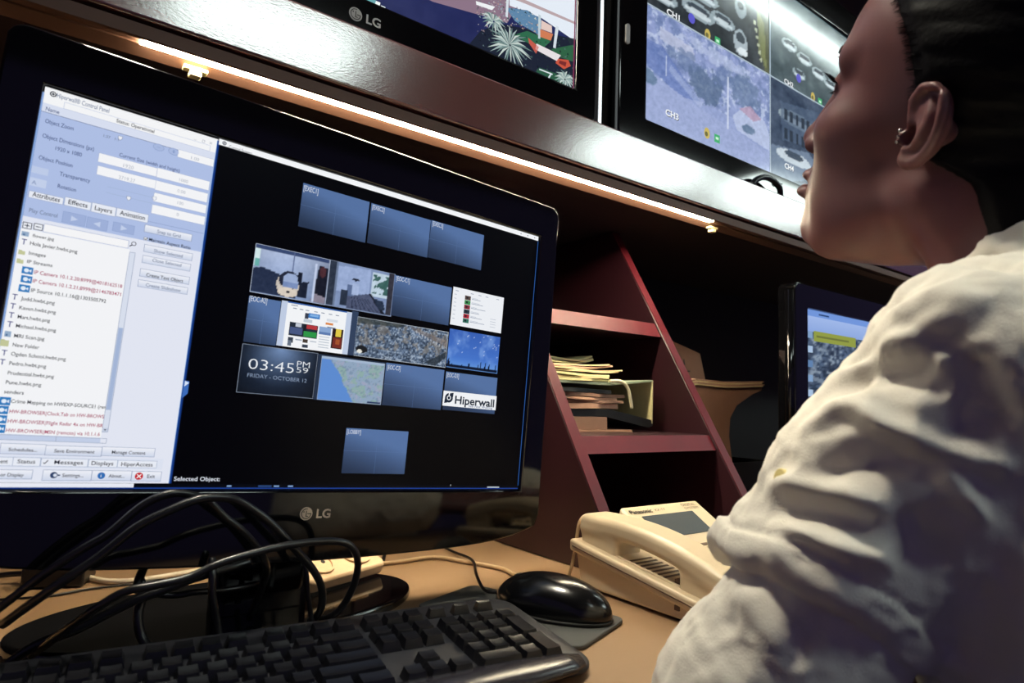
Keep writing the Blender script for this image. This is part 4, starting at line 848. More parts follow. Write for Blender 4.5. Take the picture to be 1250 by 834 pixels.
# ------------------------------------------------------------------ mouse and its pad
def mouse():
    pc = (0.436, 0.548); a = 20.0; T = rotz((pc[0], pc[1], DESK), a)
    m = MB().prism(rrect(-0.052, -0.098, 0.052, 0.095, 0.012), 0.0006, 0.0045, lambda u, v, d: T @ Vector((u, v, d)))
    tag(m.build('mouse_pad', M['pad'], loc=(*pc, DESK), bevel=0.001), 'thin grey mouse pad half under the keyboard', 'pad')
    c = Vector((0.462, 0.527, DESK+0.0048)); ang = math.radians(24); t = thing('computer_mouse', 'glossy black computer mouse on the grey pad', 'mouse', c)
    P, n = grid((-0.045, -0.072, -0.004), (0.045, 0.072, 0.05), 0.0012); lo = (-0.045, -0.072, -0.004)
    d = ell(P, (0, -0.004, 0.006), (0.0335, 0.0625, 0.0335))
    d = smin(d, ell(P, (0, 0.014, 0.007), (0.031, 0.046, 0.026)), 0.01)
    side = np.abs(P[0])-0.030+0.0*P[1]+0.0*P[2]
    d = smax(d, side-0.0025*np.cos(P[1]*30), 0.006); d = smax(d, -(P[2]-0.0025), 0.003)
    groove = smax(np.abs(P[0])-0.0006+0*P[1], (0.012-P[1]), 0.001)+0*P[2]
    d1 = np.maximum(d, -groove)
    v, q = iso(d1, lo, 0.0012); me = quad_mesh('body', v, q); R = Matrix.Translation(c) @ Matrix.Rotation(ang, 4, 'Z'); me.transform(R)
    link('body', me, M['mouse_black'], t, smooth=True)
    P2 = [P[0], P[1], P[2]]
    d2 = np.maximum(smax(ell(P2, (0, -0.003, 0.003), (0.0350, 0.0645, 0.03)), -(P[2]-0.0002), 0.001), P[2]-0.0035); v, q = iso(d2+0*P[0], lo, 0.0012)
    me = quad_mesh('base', v, q); me.transform(R); link('base', me, M['black_matte'], t, smooth=True)
    w = MB().cyl(R @ Vector((-0.0035, 0.036, 0.0245)), R.to_3x3() @ Vector((1, 0, 0)), 0.0095, 0.007, 20); w.build('wheel', M['black_matte'], t, bevel=0.001)
    f = R @ Vector((0, 0.060, 0.010))
    MB().tube([f, (0.430, 0.600, DESK+.014), (0.446, 0.640, DESK+.020), (0.478, 0.690, DESK+.016), (0.506, 0.742, DESK+.010), (0.520, 0.80, DESK+.0045), (0.525, 0.87, DESK+.004), (0.50, 0.95, DESK+.004)], 0.0019, 8).build('cord', M['cable'], t, smooth=True)
mouse()

# ------------------------------------------------------------------ telephone
def telephone():
    t = thing('desk_telephone', 'beige office telephone with its handset on the left cradle and a tilted display', 'telephone', (0.67, 0.49, DESK))
    X0, X1 = 0.560, 0.772
    tz = lambda y: -0.1965+(y-0.385)*(0.0325/0.215)         # tray height along y
    m = MB().prism([(0.590, DESK+0.003), (0.600, tz(0.60)-0.012), (0.385, tz(0.385)-0.012), (0.398, DESK+0.003)][::-1], X0+0.004, X1-0.004, YZ)
    m.build('base', M['phone'], t, bevel=0.003, seg=3)
    m = MB().prism([(0.604, tz(0.604)-0.014), (0.604, tz(0.604)), (0.381, tz(0.381)), (0.381, tz(0.381)-0.014)][::-1], X0-0.003, X1+0.003, YZ)
    tray = m.build('tray', M['phone'], t, bevel=0.0035, seg=3)
    MB().box((X0-0.004, 0.384, 0), (X0-0.0025, 0.60, 0.0012), Matrix.Translation((0, 0, tz(0.384)-0.0075)) @ Matrix.Translation((0, 0.384, 0)) @ Matrix.Rotation(math.atan(0.0325/0.215), 4, 'X') @ Matrix.Translation((0, -0.384, 0))).build('seam', M['phone_dark'], tray)
    # cradle recess and its slots under the handset
    def on(u0, v0, u1, v1, h, name, mt, par, th=0.0006):
        v = [Vector((u, y, tz(y)+z)) for z in (h, h+th) for u, y in ((u0, v0), (u1, v0), (u1, v1), (u0, v1))]
        return MB().add(v, [(3, 2, 1, 0), (4, 5, 6, 7), (0, 1, 5, 4), (1, 2, 6, 5), (2, 3, 7, 6), (3, 0, 4, 7)]).build(name, mt, par)
    rec = on(X0+0.010, 0.428, X0+0.058, 0.548, 0.0002, 'cradle', M['phone'], t)
    for k in range(7): on(X0+0.014, 0.470+k*0.008, X0+0.050, 0.473+k*0.008, 0.0007, 'speaker_slot', M['phone_dark'], rec)
    on(X0+0.015, 0.452, X0+0.024, 0.458, 0.0006, 'hook_switch', M['phone_dark'], rec, 0.004)
    on(X0+0.030, 0.452, X0+0.039, 0.458, 0.0006, 'hook_switch', M['phone_dark'], rec, 0.004)
    # handset
    h = 0.0014; lo = (X0-0.006, 0.368, -0.200); hi = (X0+0.068, 0.618, -0.110); P, n = grid(lo, hi, h)
    s_ = (P[1]-0.385)*(0.0325/0.215)-0.1965; zz = P[2]-s_; cx = X0+0.031
    yy = P[1]-0.493; arch = 0.0190+0.0120*np.cos(np.clip(yy/0.108, -1, 1)*PI/2)
    Q = [P[0]+0*P[1]+0*P[2], P[1]+0*P[0]+0*P[2], zz+0*P[0]]
    A = arch+0*P[0]+0*P[2]
    qx = np.abs(Q[0]-cx)-(0.0245-0.009); qy = np.abs(Q[1]-0.493)-(0.106-0.009); qz = np.abs(Q[2]-A)-(0.0115-0.009)
    bar = np.sqrt(np.maximum(qx, 0)**2+np.maximum(qy, 0)**2+np.maximum(qz, 0)**2)+np.minimum(np.maximum(np.maximum(qx, qy), qz), 0)-0.009
    d = bar
    for yc in (0.567, 0.419): d = smin(d, rbox(Q, (cx, yc, 0.0065), (0.0225, 0.030, 0.0120), 0.006), 0.008)
    v, q = iso(d, lo, h); hs = link('handset', quad_mesh('handset', v, q), M['phone'], t, smooth=True)
    # tilted display
    a = Vector((0.636, 0.592, -0.1330)); b = Vector((0.0, -0.056, -0.0345)); X = Vector((0.155, 0, 0)); N_ = X.cross(b).normalized(); N_ = N_ if N_.z > 0 else -N_
    pl = lambda u, v, dd: a+X*u+b*v+N_*dd
    f = MB(); pts = [(0, 0), (0, 1), (1, 1), (1, 0)]
    top_ = [pl(0, -0.06, 0), pl(0, 1.0, 0), pl(1, 1.0, 0), pl(1, -0.06, 0)]
    low = [Vector((a.x-0.006, 0.600, tz(.6)-.002)), Vector((a.x-0.012, 0.528, tz(.528)-.002)), Vector((a.x+0.163, 0.528, tz(.528)-.002)), Vector((a.x+0.161, 0.600, tz(.6)-.002))]
    f.add(top_+low, [(0, 1, 2, 3), (7, 6, 5, 4), (0, 4, 5, 1), (1, 5, 6, 2), (2, 6, 7, 3), (3, 7, 4, 0)])
    dis = f.build('display_housing', M['phone'], t, bevel=0.003, seg=3)
    MB().prism([(.14, .26), (.14, .86), (.80, .86), (.80, .26)], -0.002, 0.0010, pl).build('display', M['lcd'], dis)
    def label(s, u, v, w, hh, wt, off=0.0006):
        vv, ff = text_polys(s, wt); x0 = min(p[0] for p in vv); x1 = max(p[0] for p in vv); c_ = cap()
        return [pl(u+(p[0]-x0)/(x1-x0)*w, v-p[1]/c_*hh, off) for p in vv], ff
    g = MB(); g.add(*label('Panasonic', .05, .17, .27, .105, 2)); g.add(*label('KX-T7', .36, .155, .13, .06, 0)); g.add(*label('DIGITAL', .74, .10, .19, .07, 0)); g.add(*label('SYSTEM', .74, .20, .19, .06, 0))
    g.build('lettering', M['ink'], dis)
    MB().box((0.616, 0.590, -0.160), (0.640, 0.604, -0.146)).build('module_cover', M['phone'], t, bevel=0.0015)
    # keys
    on(0.640, 0.516, 0.790-0.020, 0.530, 0.0002, 'key_panel', M['phone'], t, 0.004)
    for k in range(3): on(0.648+k*0.030, 0.5195, 0.666+k*0.030, 0.5245, 0.0042, 'soft_key', M['phone_dark'], t, 0.0012)
    for r in range(6):
        for k in range(5): on(0.640+k*0.0265, 0.497-r*0.0175, 0.659+k*0.0265, 0.507-r*0.0175, 0.0002, 'key', M['phone'], t, 0.0045)
    on(X0+0.030, 0.3835, X0+0.050, 0.3990, -0.0225, 'foot', M['cable_white'], t, 0.006)
    MB().box((X0+0.002, 0.442, DESK+0.012), (X0+0.0045, 0.448, DESK+0.017)).build('side_socket', M['phone_dark'], t)
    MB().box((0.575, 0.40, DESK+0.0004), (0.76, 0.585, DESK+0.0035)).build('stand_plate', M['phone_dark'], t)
    MB().tube([(0.622, 0.607, -0.166), (0.612, 0.608, -0.155), (0.600, 0.608, -0.146), (0.586, 0.606, -0.139), (0.574, 0.604, -0.146), (0.569, 0.603, -0.163), (0.564, 0.603, -0.19), (0.559, 0.605, -0.212), (0.562, 0.598, -0.2168), (0.572, 0.586, -0.2168)], 0.0022, 8).build('line_cord', M['cable_beige'], t, smooth=True)
telephone()

# ------------------------------------------------------------------ papers in the hutch
SHZ = -0.045
def slab(name, x0, x1, y0, y1, z, th, m, parent=None, droop=0.0, wav=0.0, seed=0, loc=None, n=9, curl=0.0):
    r = np.random.default_rng(seed); ph = r.uniform(0, 6, 3); v = []; f = []
    for k in range(n):
        u = k/(n-1); x = x0+(x1-x0)*u; dz = wav*math.sin(u*5+ph[0])+droop*u*u+curl*max(0, u-.6)**2*6
        jy = 0.004*math.sin(u*7+ph[1])*(1 if wav else 0)
        v += [(x, y0+jy, z+dz), (x, y1, z+dz), (x, y1, z+dz+th), (x, y0+jy+0.001, z+dz+th)]
    for k in range(n-1):
        a = 4*k; b = a+4
        for i in range(4): f.append((a+i, a+(i+1) % 4, b+(i+1) % 4, b+i))
    f += [(3, 2, 1, 0), (4*n-4, 4*n-3, 4*n-2, 4*n-1)]
    return MB().add(v, f).build(name, m, parent, loc=loc or (x0, y0, z))
y0, y1 = 0.775, 1.02
tag(slab('notebook', 0.668, 0.790, y0-.004, y1, SHZ+0.0045, 0.020, M['paper_b']), 'small brown notebook lying under the black binder on the rack shelf', 'notebook')
tag(slab('cardboard_sheet', 0.664, 0.842, y0-0.012, y1, SHZ+0.0005, 0.0035, M['card']), 'thin brown cardboard sheet, lowest item on the rack shelf', 'cardboard')
t = thing('ring_binder', 'binder lying flat with grey-green cover, cream spine inside and papers', 'binder', (0.78, 0.88, SHZ+0.0245))
bz = SHZ+0.025
MB().prism([(0.668, bz), (0.79, bz+.0005), (0.898, bz-0.018), (0.908, bz-0.014), (0.903, bz-0.004), (0.80, bz+0.0125), (0.668, bz+0.012)], y0, y1, XZ).build('lower_cover', M['binder_blk'], t)
MB().prism([(0.664, 0.0330), (0.80, 0.0325), (0.905, 0.0435), (0.905, 0.0462), (0.80, 0.0365), (0.664, 0.0365)], y0-.001, y1, XZ).build('upper_cover', M['binder'], t)
MB().box((0.9035, y0, bz-0.011), (0.908, y1, 0.0458)).build('spine', M['binder_in'], t, bevel=0.001)
zz = bz+0.0130
for k, (th, x1, mt) in enumerate(((0.0085, 0.822, 'paper_p'), (0.0045, 0.836, 'paper_b'), (0.0040, 0.818, 'paper_p'), (0.0055, 0.842, 'paper_b'), (0.006, 0.800, 'binder_blk'))):
    slab('paper_bundle', 0.668, x1, y0+0.003*(k % 2), y1, zz, th, M[mt], t, wav=0.0007, seed=k); zz += th+0.0009
MB().tube([(0.795, y0-0.004, 0.0395), (0.818, y0-0.006, 0.0400), (0.834, y0-0.007, 0.030), (0.841, y0-0.007, 0.012), (0.846, y0-0.006, -0.004)], 0.0030, 6).build('tape', M['strap'], t, smooth=True)
z = 0.0378
for k, (x1, th, mt, lab, cu) in enumerate(((0.806, 0.013, 'paper_y', 'worn pale paper bundle lying directly on the grey-green binder cover', 0.0), (0.842, 0.0060, 'paper', 'folded cream newspaper, second from the bottom of the loose papers above the binder', 0.004), (0.828, 0.0055, 'paper_p', 'pinkish folded newspaper just below the topmost magazine', 0.006), (0.800, 0.0095, 'paper_y', 'yellow-edged magazine, topmost of the papers on the rack shelf', 0.008))):
    root = thing('newspaper' if k in (1, 2) else 'magazine', lab, 'newspaper' if k in (1, 2) else 'magazine', (0.74, 0.88, z), 'loose papers above the binder')
    n_ = 3 if th > 0.008 else 2
    for j in range(n_): slab('page_bundle', 0.664, x1-0.006*((j+k) % 2), y0+0.012*k+0.003*j, y1-.01*k, z+j*th/n_, th/n_*0.86, M[mt if j % 2 == 0 else 'paper'], root, wav=0.0012*(1 if j else 0.4), seed=10*k+j, curl=cu)
    z += th+0.0016

# ------------------------------------------------------------------ card and paper sheaf right of the rack
t = thing('storage_box', 'black open storage box on the desk right of the rack', 'box', (1.16, 0.93, DESK))
m = MB(); bx0, bx1, by0, by1, bt = 1.045, 1.44, 0.86, 1.15, -0.118
m.box((bx0, by0, DESK+.001), (bx1, by1, DESK+.006)); m.build('floor_panel', M['black_matte'], t)
for a, b in (((bx0, by0, DESK+.006), (bx0+.004, by1, bt)), ((bx1-.004, by0, DESK+.006), (bx1, by1, bt)), ((bx0+.004, by0, DESK+.006), (bx1-.004, by0+.004, bt)), ((bx0+.004, by1-.004, DESK+.006), (bx1-.004, by1, bt))):
    MB().box(a, b).build('side_panel', M['black_matte'], t)
ol = [(1.115, -0.1175), (1.225, -0.1175), (1.213, -0.06), (1.217, -0.02), (1.24, 0.008), (1.30, 0.036), (1.335, 0.046), (1.335, 0.052), (1.20, 0.044), (1.10, 0.047), (1.065, 0.037), (1.065, -0.03)]
t = thing('paper_sheaf', 'thick sheaf of paper with flared top edge standing in the black box', 'papers', (1.16, 0.89, -0.1175))
pl = lambda u, v, d: (1.16+(u-1.16)*1.06+0.055, d, v)
MB().prism(ol, 0.868, 0.892, pl).build('cover_sheet', M['card'], t)
def strip(z0, mt, xx):
    top_ = [(1.06, 0.0385), (1.10, 0.048), (1.20, 0.0455), (1.335, 0.0535)]
    up = [(x+xx*(1 if x > 1.2 else 0), z+z0) for x, z in top_]; lo_ = [(x+xx*(1 if x > 1.2 else 0), z+z0-0.0030) for x, z in top_]
    return MB().prism(lo_+up[::-1], 0.865, 0.98, pl).build('page_bundle', M[mt], t)
for k in range(4): strip(0.0035+k*0.0034, ('paper', 'paper_p', 'paper', 'paper_p')[k], (0.0, 0.006, -0.004, 0.004)[k])
T = Matrix.Translation((1.322, 0.998, -0.115)) @ Matrix.Rotation(math.radians(-8), 4, 'X')
m = MB().prism([(-0.10, 0), (0.105, 0), (0.066, 0.255), (-0.06, 0.284)], 0.0, 0.004, lambda u, v, d: T @ Vector((u, d, v)))
t = thing('cardboard_piece', 'upright brown cardboard piece with scribbles behind the paper sheaf', 'cardboard', (1.322, 0.998, -0.115))
cb = m.build('board', M['card'], t)
mk = MB()
for x, z_, w, h in ((-.012, .215, .010, .004), (-.004, .222, .004, .014), (.006, .205, .012, .003), (.000, .195, .004, .012), (.040, .135, .018, .004), (.046, .128, .005, .016)): mk.box((x, -0.0004, z_), (x+w, 0.0, z_+h), T)
mk.build('scribble', M['ink'], t)

# ------------------------------------------------------------------ cables, adapter, power strip
def cable(pts, r, lab, m='cable', name='cable', g=None):
    o = MB().tube(pts, r, 10).build(name, M[m], loc=tuple(pts[-1]), smooth=True); return tag(o, lab, 'cable', g)
G = 'black cables hanging in front of the monitor stand'
D0 = DESK+0.0155
cable([(0.03, 0.63, D0+.0), (0.055, 0.57, -.165), (0.077, 0.556, -0.147), (0.098, 0.553, -0.144), (0.12, 0.552, -0.141), (0.138, 0.552, -0.134), (0.161, 0.552, -0.129), (0.19, 0.552, -0.125), (0.228, 0.553, -0.125), (0.251, 0.555, -0.132), (0.2595, 0.557, -0.15), (0.2565, 0.562, -0.174), (0.247, 0.575, -0.196), (0.235, 0.60, D0-.001)], 0.0032, 'black cable in a long low loop ending at the right of the stand', g=G)
cable([(0.01, 0.60, -.17), (0.035, 0.57, -.142), (0.061, 0.565, -0.122), (0.084, 0.563, -0.102), (0.106, 0.562, -0.091), (0.124, 0.562, -0.0845), (0.140, 0.562, -0.084), (0.155, 0.562, -0.088), (0.18, 0.563, -0.106), (0.206, 0.565, -0.133), (0.222, 0.567, -0.151), (0.2325, 0.57, -0.169), (0.236, 0.578, -0.19), (0.232, 0.59, D0)], 0.0034, 'thick black cable arching highest over the lower bezel, with a pale sheen', g=G)
cable([(0.005, 0.60, -.16), (0.03, 0.585, -.135), (0.053, 0.577, -0.117), (0.067, 0.575, -0.108), (0.085, 0.575, -0.091), (0.098, 0.574, -0.083), (0.113, 0.574, -0.0805), (0.133, 0.574, -0.087), (0.148, 0.576, -0.102), (0.167, 0.580, -0.118), (0.188, 0.59, -0.145), (0.196, 0.615, -0.17), (0.19, 0.63, D0)], 0.0032, 'dark cable arching just behind the highest one', g=G)
cable([(0.103, 0.634, -0.146), (0.097, 0.625, -0.160), (0.0995, 0.618, -0.169), (0.097, 0.612, -0.182), (0.1, 0.608, -0.197), (0.105, 0.602, D0)], 0.0036, 'short black cable hanging straight down left of the stand', g=G)
cable([(0.20, 0.630, -0.150), (0.175, 0.610, -0.150), (0.136, 0.600, -0.154), (0.115, 0.600, -0.160), (0.094, 0.602, -0.166), (0.075, 0.607, -0.175), (0.056, 0.612, -0.185), (0.033, 0.62, -0.194), (0.012, 0.63, D0-.006)], 0.0036, 'black cable slanting down to the lower left corner of the stand', g=G)
cable([(0.20, 0.645, -0.178), (0.17, 0.628, -0.1755), (0.142, 0.622, -0.172), (0.123, 0.622, -0.172), (0.105, 0.624, -0.166), (0.098, 0.63, -0.152)], 0.0026, 'thin black cable running level behind the slanting one', g=G)
cable([(0.147, 0.60, -0.140), (0.1465, 0.592, -0.152), (0.147, 0.590, -0.168), (0.151, 0.590, -0.186), (0.155, 0.590, D0-.001)], 0.0032, 'black cable standing upright at the left face of the stand neck', g=G)
cable([(0.216, 0.590, -0.138), (0.2215, 0.583, -0.152), (0.2245, 0.581, -0.175), (0.2285, 0.580, -0.196), (0.2325, 0.582, D0-.001)], 0.0022, 'thin grey-sheened cable upright at the right of the stand neck', 'cable', g=G)
cable([(0.262, 0.86, DESK+.004), (0.31, 0.80, DESK+.0065), (0.345, 0.765, DESK+.0055), (0.395, 0.785, DESK+.004), (0.43, 0.84, DESK+.004)], 0.0025, 'black cable on the desk behind the right half of the monitor base')
cable([(0.30, 0.90, DESK+.004), (0.362, 0.815, DESK+.0036), (0.423, 0.795, DESK+.0036), (0.48, 0.795, DESK+.0036), (0.505, 0.752, DESK+.0036), (0.527, 0.700, DESK+.0036), (0.522, 0.66, DESK+.0036), (0.534, 0.622, DESK+.0036), (0.54, 0.60, DESK+.0036)], 0.0026, 'beige cable winding over the desk towards the telephone', 'cable_beige')
cable([(-0.05, 0.87, DESK+.002), (0.01, 0.858, DESK+.002), (0.05, 0.848, DESK+.002), (0.088, 0.857, DESK+.002), (0.135, 0.855, DESK+.002), (0.18, 0.87, DESK+.002)], 0.0013, 'thin dark wire lying on the desk at the far left', 'cable')
cable([(0.060, 0.955, DESK+.004), (0.077, 0.925, DESK+.0045), (0.094, 0.89, DESK+.004), (0.115, 0.865, DESK+.004), (0.15, 0.862, DESK+.004), (0.21, 0.875, DESK+.004), (0.26, 0.89, DESK+.004)], 0.0032, 'cream cable on the desk behind the monitor base at the left', 'cable_white')
t = thing('power_adapter', 'flat black power adapter on the desk at the left behind the monitor', 'adapter', (0.066, 0.905, DESK))
m = MB().box((-0.030, -0.024, 0.001), (0.030, 0.024, 0.024), rotz((0.062, 0.905, DESK), -20)); m.build('body', M['black_semi'], t, bevel=0.003)
MB().tube([(0.036, 0.915, DESK+.012), (0.01, 0.93, DESK+.010), (-0.03, 0.935, DESK+.004), (-0.08, 0.94, DESK+.004)], 0.003, 8).build('lead', M['cable'], t, smooth=True)
T = rotz((0.303, 0.722, DESK+0.0240), 22) @ Matrix.Rotation(math.radians(24), 4, 'X')
t = thing('power_strip', 'cream power strip with two round sockets lying across the back of the monitor base', 'power strip', (0.303, 0.722, DESK+0.0125))
loc_ = lambda u, v, d: T @ Vector((u, v, d))
MB().prism(rrect(-0.055, -0.028, 0.06, 0.028, 0.008), 0.001, 0.015, loc_).build('body', M['socket'], t, bevel=0.003)
for u in (-0.026, 0.030):
    s_ = MB(); n_ = 24; R_ = 0.0195
    o_ = [(u+R_*math.cos(2*PI*k/n_), R_*math.sin(2*PI*k/n_)) for k in range(n_)]; i_ = [(u+R_*.86*math.cos(2*PI*k/n_), R_*.86*math.sin(2*PI*k/n_)) for k in range(n_)]
    sk = s_.ring(o_, i_, 0.0150, 0.0172, loc_).build('socket', M['socket'], t)
    for du in (-0.0085, 0.0085): MB().cyl(loc_(u+du, 0, 0.0149), T.to_3x3() @ Vector((0, 0, 1)), 0.0026, 0.0006, 12).build('pin_hole', M['hole'], sk)
# ------------------------------------------------------------------ the operator
def person():
    t = thing('person', 'woman in a white shirt seated at the desk, looking up at the screens', 'person', (0.55, 0.05, -0.97))
    HC = np.array([0.5338, 0.1719, 0.2055])
    ya, pa, ra = 1.604, 0.448, -0.24
    Rz = np.array([[math.cos(ya), -math.sin(ya), 0], [math.sin(ya), math.cos(ya), 0], [0, 0, 1]])
    Ry = np.array([[math.cos(pa), 0, -math.sin(pa)], [0, 1, 0], [math.sin(pa), 0, math.cos(pa)]])
    Rx = np.array([[1, 0, 0], [0, math.cos(ra), -math.sin(ra)], [0, math.sin(ra), math.cos(ra)]])
    HR = Rz @ Ry @ Rx
    to_w = lambda p: np.asarray(p) @ HR.T + HC
    to_l = lambda p: (np.asarray(p, float)-HC) @ HR

    # head: x forward, y to her left, z up, origin between the ears
    nb = to_l((0.537, 0.108, 0.045)); nm = to_l((0.534, 0.132, 0.11))
    def head(P, hair=False):
        d = ell(P, (-0.008, 0, 0.052), (0.096, 0.074, 0.086))
        d = smin(d, ell(P, (0.036, 0, 0.056), (0.056, 0.060, 0.056)), 0.02)
        d = smin(d, ell(P, (0.030, 0, -0.012), (0.060, 0.060, 0.070)), 0.025)
        d = smin(d, ell(P, (0.034, 0, -0.066), (0.056, 0.045, 0.042)), 0.03)
        for s in (1, -1):
            d = smin(d, caps(P, (-0.002, 0.047*s, -0.046), (0.060, 0.021*s, -0.095), 0.015, 0.011), 0.030)     # jaw line
            d = smin(d, ell(P, (0.056, 0.043*s, -0.010), (0.028, 0.022, 0.022)), 0.02)                       # cheek bone
            d = smin(d, ell(P, (0.043, 0.034*s, -0.045), (0.034, 0.021, 0.034)), 0.02)                       # cheek
        if hair: return d
        d = smin(d, ell(P, (0.0805, 0, -0.090), (0.0165, 0.019, 0.018)), 0.018)                               # chin
        d = smin(d, ell(P, (0.0785, 0, -0.054), (0.0185, 0.025, 0.026)), 0.016)                                # mouth mound
        for s in (1, -1):
            d = smin(d, caps(P, (0.088, 0.010*s, 0.040), (0.070, 0.046*s, 0.042), 0.009, 0.008), 0.016)       # brow
            d = smax(d, -ell(P, (0.094, 0.031*s, 0.021), (0.017, 0.019, 0.0135)), 0.012)                      # eye socket
            d = smin(d, ell(P, (0.0745, 0.031*s, 0.023), (0.0132, 0.0150, 0.0125)), 0.004)                   # lids over the eyeball
            d = smax(d, -caps(P, (0.0885, 0.022*s, 0.0210), (0.0835, 0.041*s, 0.0215), 0.0030, 0.0026), 0.003) # opening between the lids
        d = smin(d, caps(P, (0.091, 0, 0.032), (0.107, 0, -0.014), 0.0075, 0.0092), 0.012)                   # bridge
        d = smin(d, ell(P, (0.1100, 0, -0.0205), (0.0102, 0.0102, 0.0088)), 0.008)                           # tip
        for s in (1, -1):
            d = smin(d, ell(P, (0.1005, 0.0122*s, -0.0250), (0.0105, 0.0068, 0.0075)), 0.006)                # wings
        for s in (1, -1): d = smax(d, -ell(P, (0.1030, 0.0062*s, -0.0335), (0.0065, 0.0034, 0.0050)), 0.003)  # nostrils
        d = smin(d, caps(P, (0.1035, 0, -0.030), (0.0990, 0, -0.044), 0.0040, 0.0050), 0.006)                # below the nose
        d = smin(d, ell(P, (0.0972, 0, -0.0497), (0.0102, 0.0210, 0.0066)), 0.004)                           # upper lip
        d = smin(d, ell(P, (0.0982, 0, -0.0642), (0.0112, 0.0195, 0.0078)), 0.004)                           # lower lip
        d = smax(d, -caps(P, (0.1075, 0, -0.0568), (0.084, 0.026, -0.0580), 0.0016), 0.0022)
        d = smax(d, -caps(P, (0.1075, 0, -0.0568), (0.084, -0.026, -0.0580), 0.0016), 0.0022)
        d = smax(d, -caps(P, (0.1035, -0.010, -0.0775), (0.1035, 0.010, -0.0775), 0.006), 0.008)               # under the lower lip
        d = smin(d, polytube(P, [(-0.022, 0, -0.035), tuple(nm), tuple(nb)], [0.050, 0.051, 0.060]), 0.026)   # neck
        for s in (1, -1):
            d = smin(d, caps(P, (-0.018, 0.052*s, -0.045), tuple(to_l((0.535+(-0.02 if s > 0 else 0.02), 0.165, 0.062))), 0.010, 0.008), 0.022)  # neck muscle
        return d
    def ear(P, s):
        # ear plane: u back, v up, w outward
        c = np.array([0.001, 0.0655*s, -0.007]); fl = math.radians(24)
        U = np.array([-math.cos(fl), math.sin(fl)*s, 0.0]); V = np.array([-0.10, 0.12*s, 0.985]); V -= U*(U@V); V /= np.linalg.norm(V); Vn = V
        W = np.cross(U, V); W = W if W[1]*s > 0 else -W
        X = [P[i]-c[i] for i in range(3)]
        Q = [X[0]*A[0]+X[1]*A[1]+X[2]*A[2] for A in (U, V/0.77, W)]
        hel = [(0.0050, 0.0060, 0.0040), (0.0026, 0.0200, 0.0065), (0.0020, 0.0330, 0.0080), (0.0085, 0.0440, 0.0090), (0.0180, 0.0455, 0.0095), (0.0262, 0.0390, 0.0100), (0.0305, 0.0285, 0.0105), (0.0315, 0.0165, 0.0105), (0.0295, 0.0040, 0.0095), (0.0240, -0.0080, 0.0080), (0.0165, -0.0165, 0.0065)]
        d = polytube(Q, hel, [0.0030, 0.0034, 0.0036, 0.0036, 0.0036, 0.0036, 0.0034, 0.0032, 0.0032, 0.0036, 0.0046])
        plate = smax(ell(Q, (0.0150, 0.0150, 0.0035), (0.0175, 0.0310, 0.0060)), -ell(Q, (0.0085, 0.0065, 0.0085), (0.0088, 0.0105, 0.0085)), 0.003)
        d = smin(d, plate, 0.003)
        d = smax(d, -ell(Q, (0.0215, 0.0330, 0.0125), (0.0050, 0.0105, 0.0050)), 0.003)
        ant = [(0.0165, 0.0350, 0.0070), (0.0205, 0.0250, 0.0092), (0.0215, 0.0150, 0.0102), (0.0190, 0.0045, 0.0102), (0.0140, -0.0030, 0.0092), (0.0075, -0.0065, 0.0086)]
        d = smin(d, polytube(Q, ant, [0.0024, 0.0030, 0.0034, 0.0034, 0.0034, 0.0034]), 0.003)
        d = smin(d, polytube(Q, [(0.0100, 0.0290, 0.0058), (0.0160, 0.0265, 0.0070), (0.0205, 0.0220, 0.0090)], [0.0022, 0.0024, 0.0026]), 0.003)
        d = smin(d, polytube(Q, [(0.0040, 0.0150, 0.0040), (0.0120, 0.0140, 0.0040), (0.0170, 0.0130, 0.0055)], [0.0022, 0.0018, 0.0018]), 0.003)
        d = smin(d, ell(Q, (0.0090, -0.0150, 0.0060), (0.0095, 0.0095, 0.0046)), 0.004)                       # lobe
        d = smin(d, ell(Q, (-0.0005, 0.0010, 0.0060), (0.0050, 0.0065, 0.0040)), 0.003)                       # tragus
        d = smin(d, caps(Q, (0.006, 0.004, -0.008), (0.016, 0.010, -0.002), 0.012, 0.013), 0.004)            # root
        d = smax(d, -ell(Q, (0.0080, 0.0045, 0.0085), (0.0062, 0.0085, 0.0080)), 0.0025)
        return d, (c, U, V/0.77, W)
    h = 0.0016
    lo = np.array([-0.115, -0.100, -0.205]); hi = np.array([0.135, 0.105, 0.150])
    P, n = grid(lo, hi, h)
    P = [np.broadcast_to(P[0], n), np.broadcast_to(P[1], n), np.broadcast_to(P[2], n)]
    P = [np.ascontiguousarray(a, dtype=np.float32) for a in P]
    d = head(P)
    frames = {}
    for s in (1, -1):
        sl = np.where(P[1][0, :, 0]*s > 0.035)[0]; a, b = sl[0], sl[-1]+1
        x0 = int((-0.055-lo[0])/h); x1 = int((0.03-lo[0])/h); z0 = int((-0.045-lo[2])/h); z1 = int((0.06-lo[2])/h)
        Q = [p[x0:x1, a:b, z0:z1] for p in P]; e, frames[s] = ear(Q, s)
        sub = smin(d[x0:x1, a:b, z0:z1], e, 0.0035)
        c, U, V, W = frames[s]; X = [Q[i]-c[i] for i in range(3)]; Qe = [X[0]*A[0]+X[1]*A[1]+X[2]*A[2] for A in (U, V, W)]
        sub = smax(sub, -ell(Qe, (0.0078, 0.0040, 0.0060), (0.0058, 0.0075, 0.0085)), 0.0025)
        d[x0:x1, a:b, z0:z1] = sub
    v, q = iso(d, lo, h)
    hv = to_w(v); hq = q

    # torso, arms and hands below the clothes, coarser
    S = (0.432, 0.130, 0.030); Mi = (0.424, 0.182, -0.046); E = (0.392, 0.246, -0.192); F = (0.525, 0.318, -0.172)
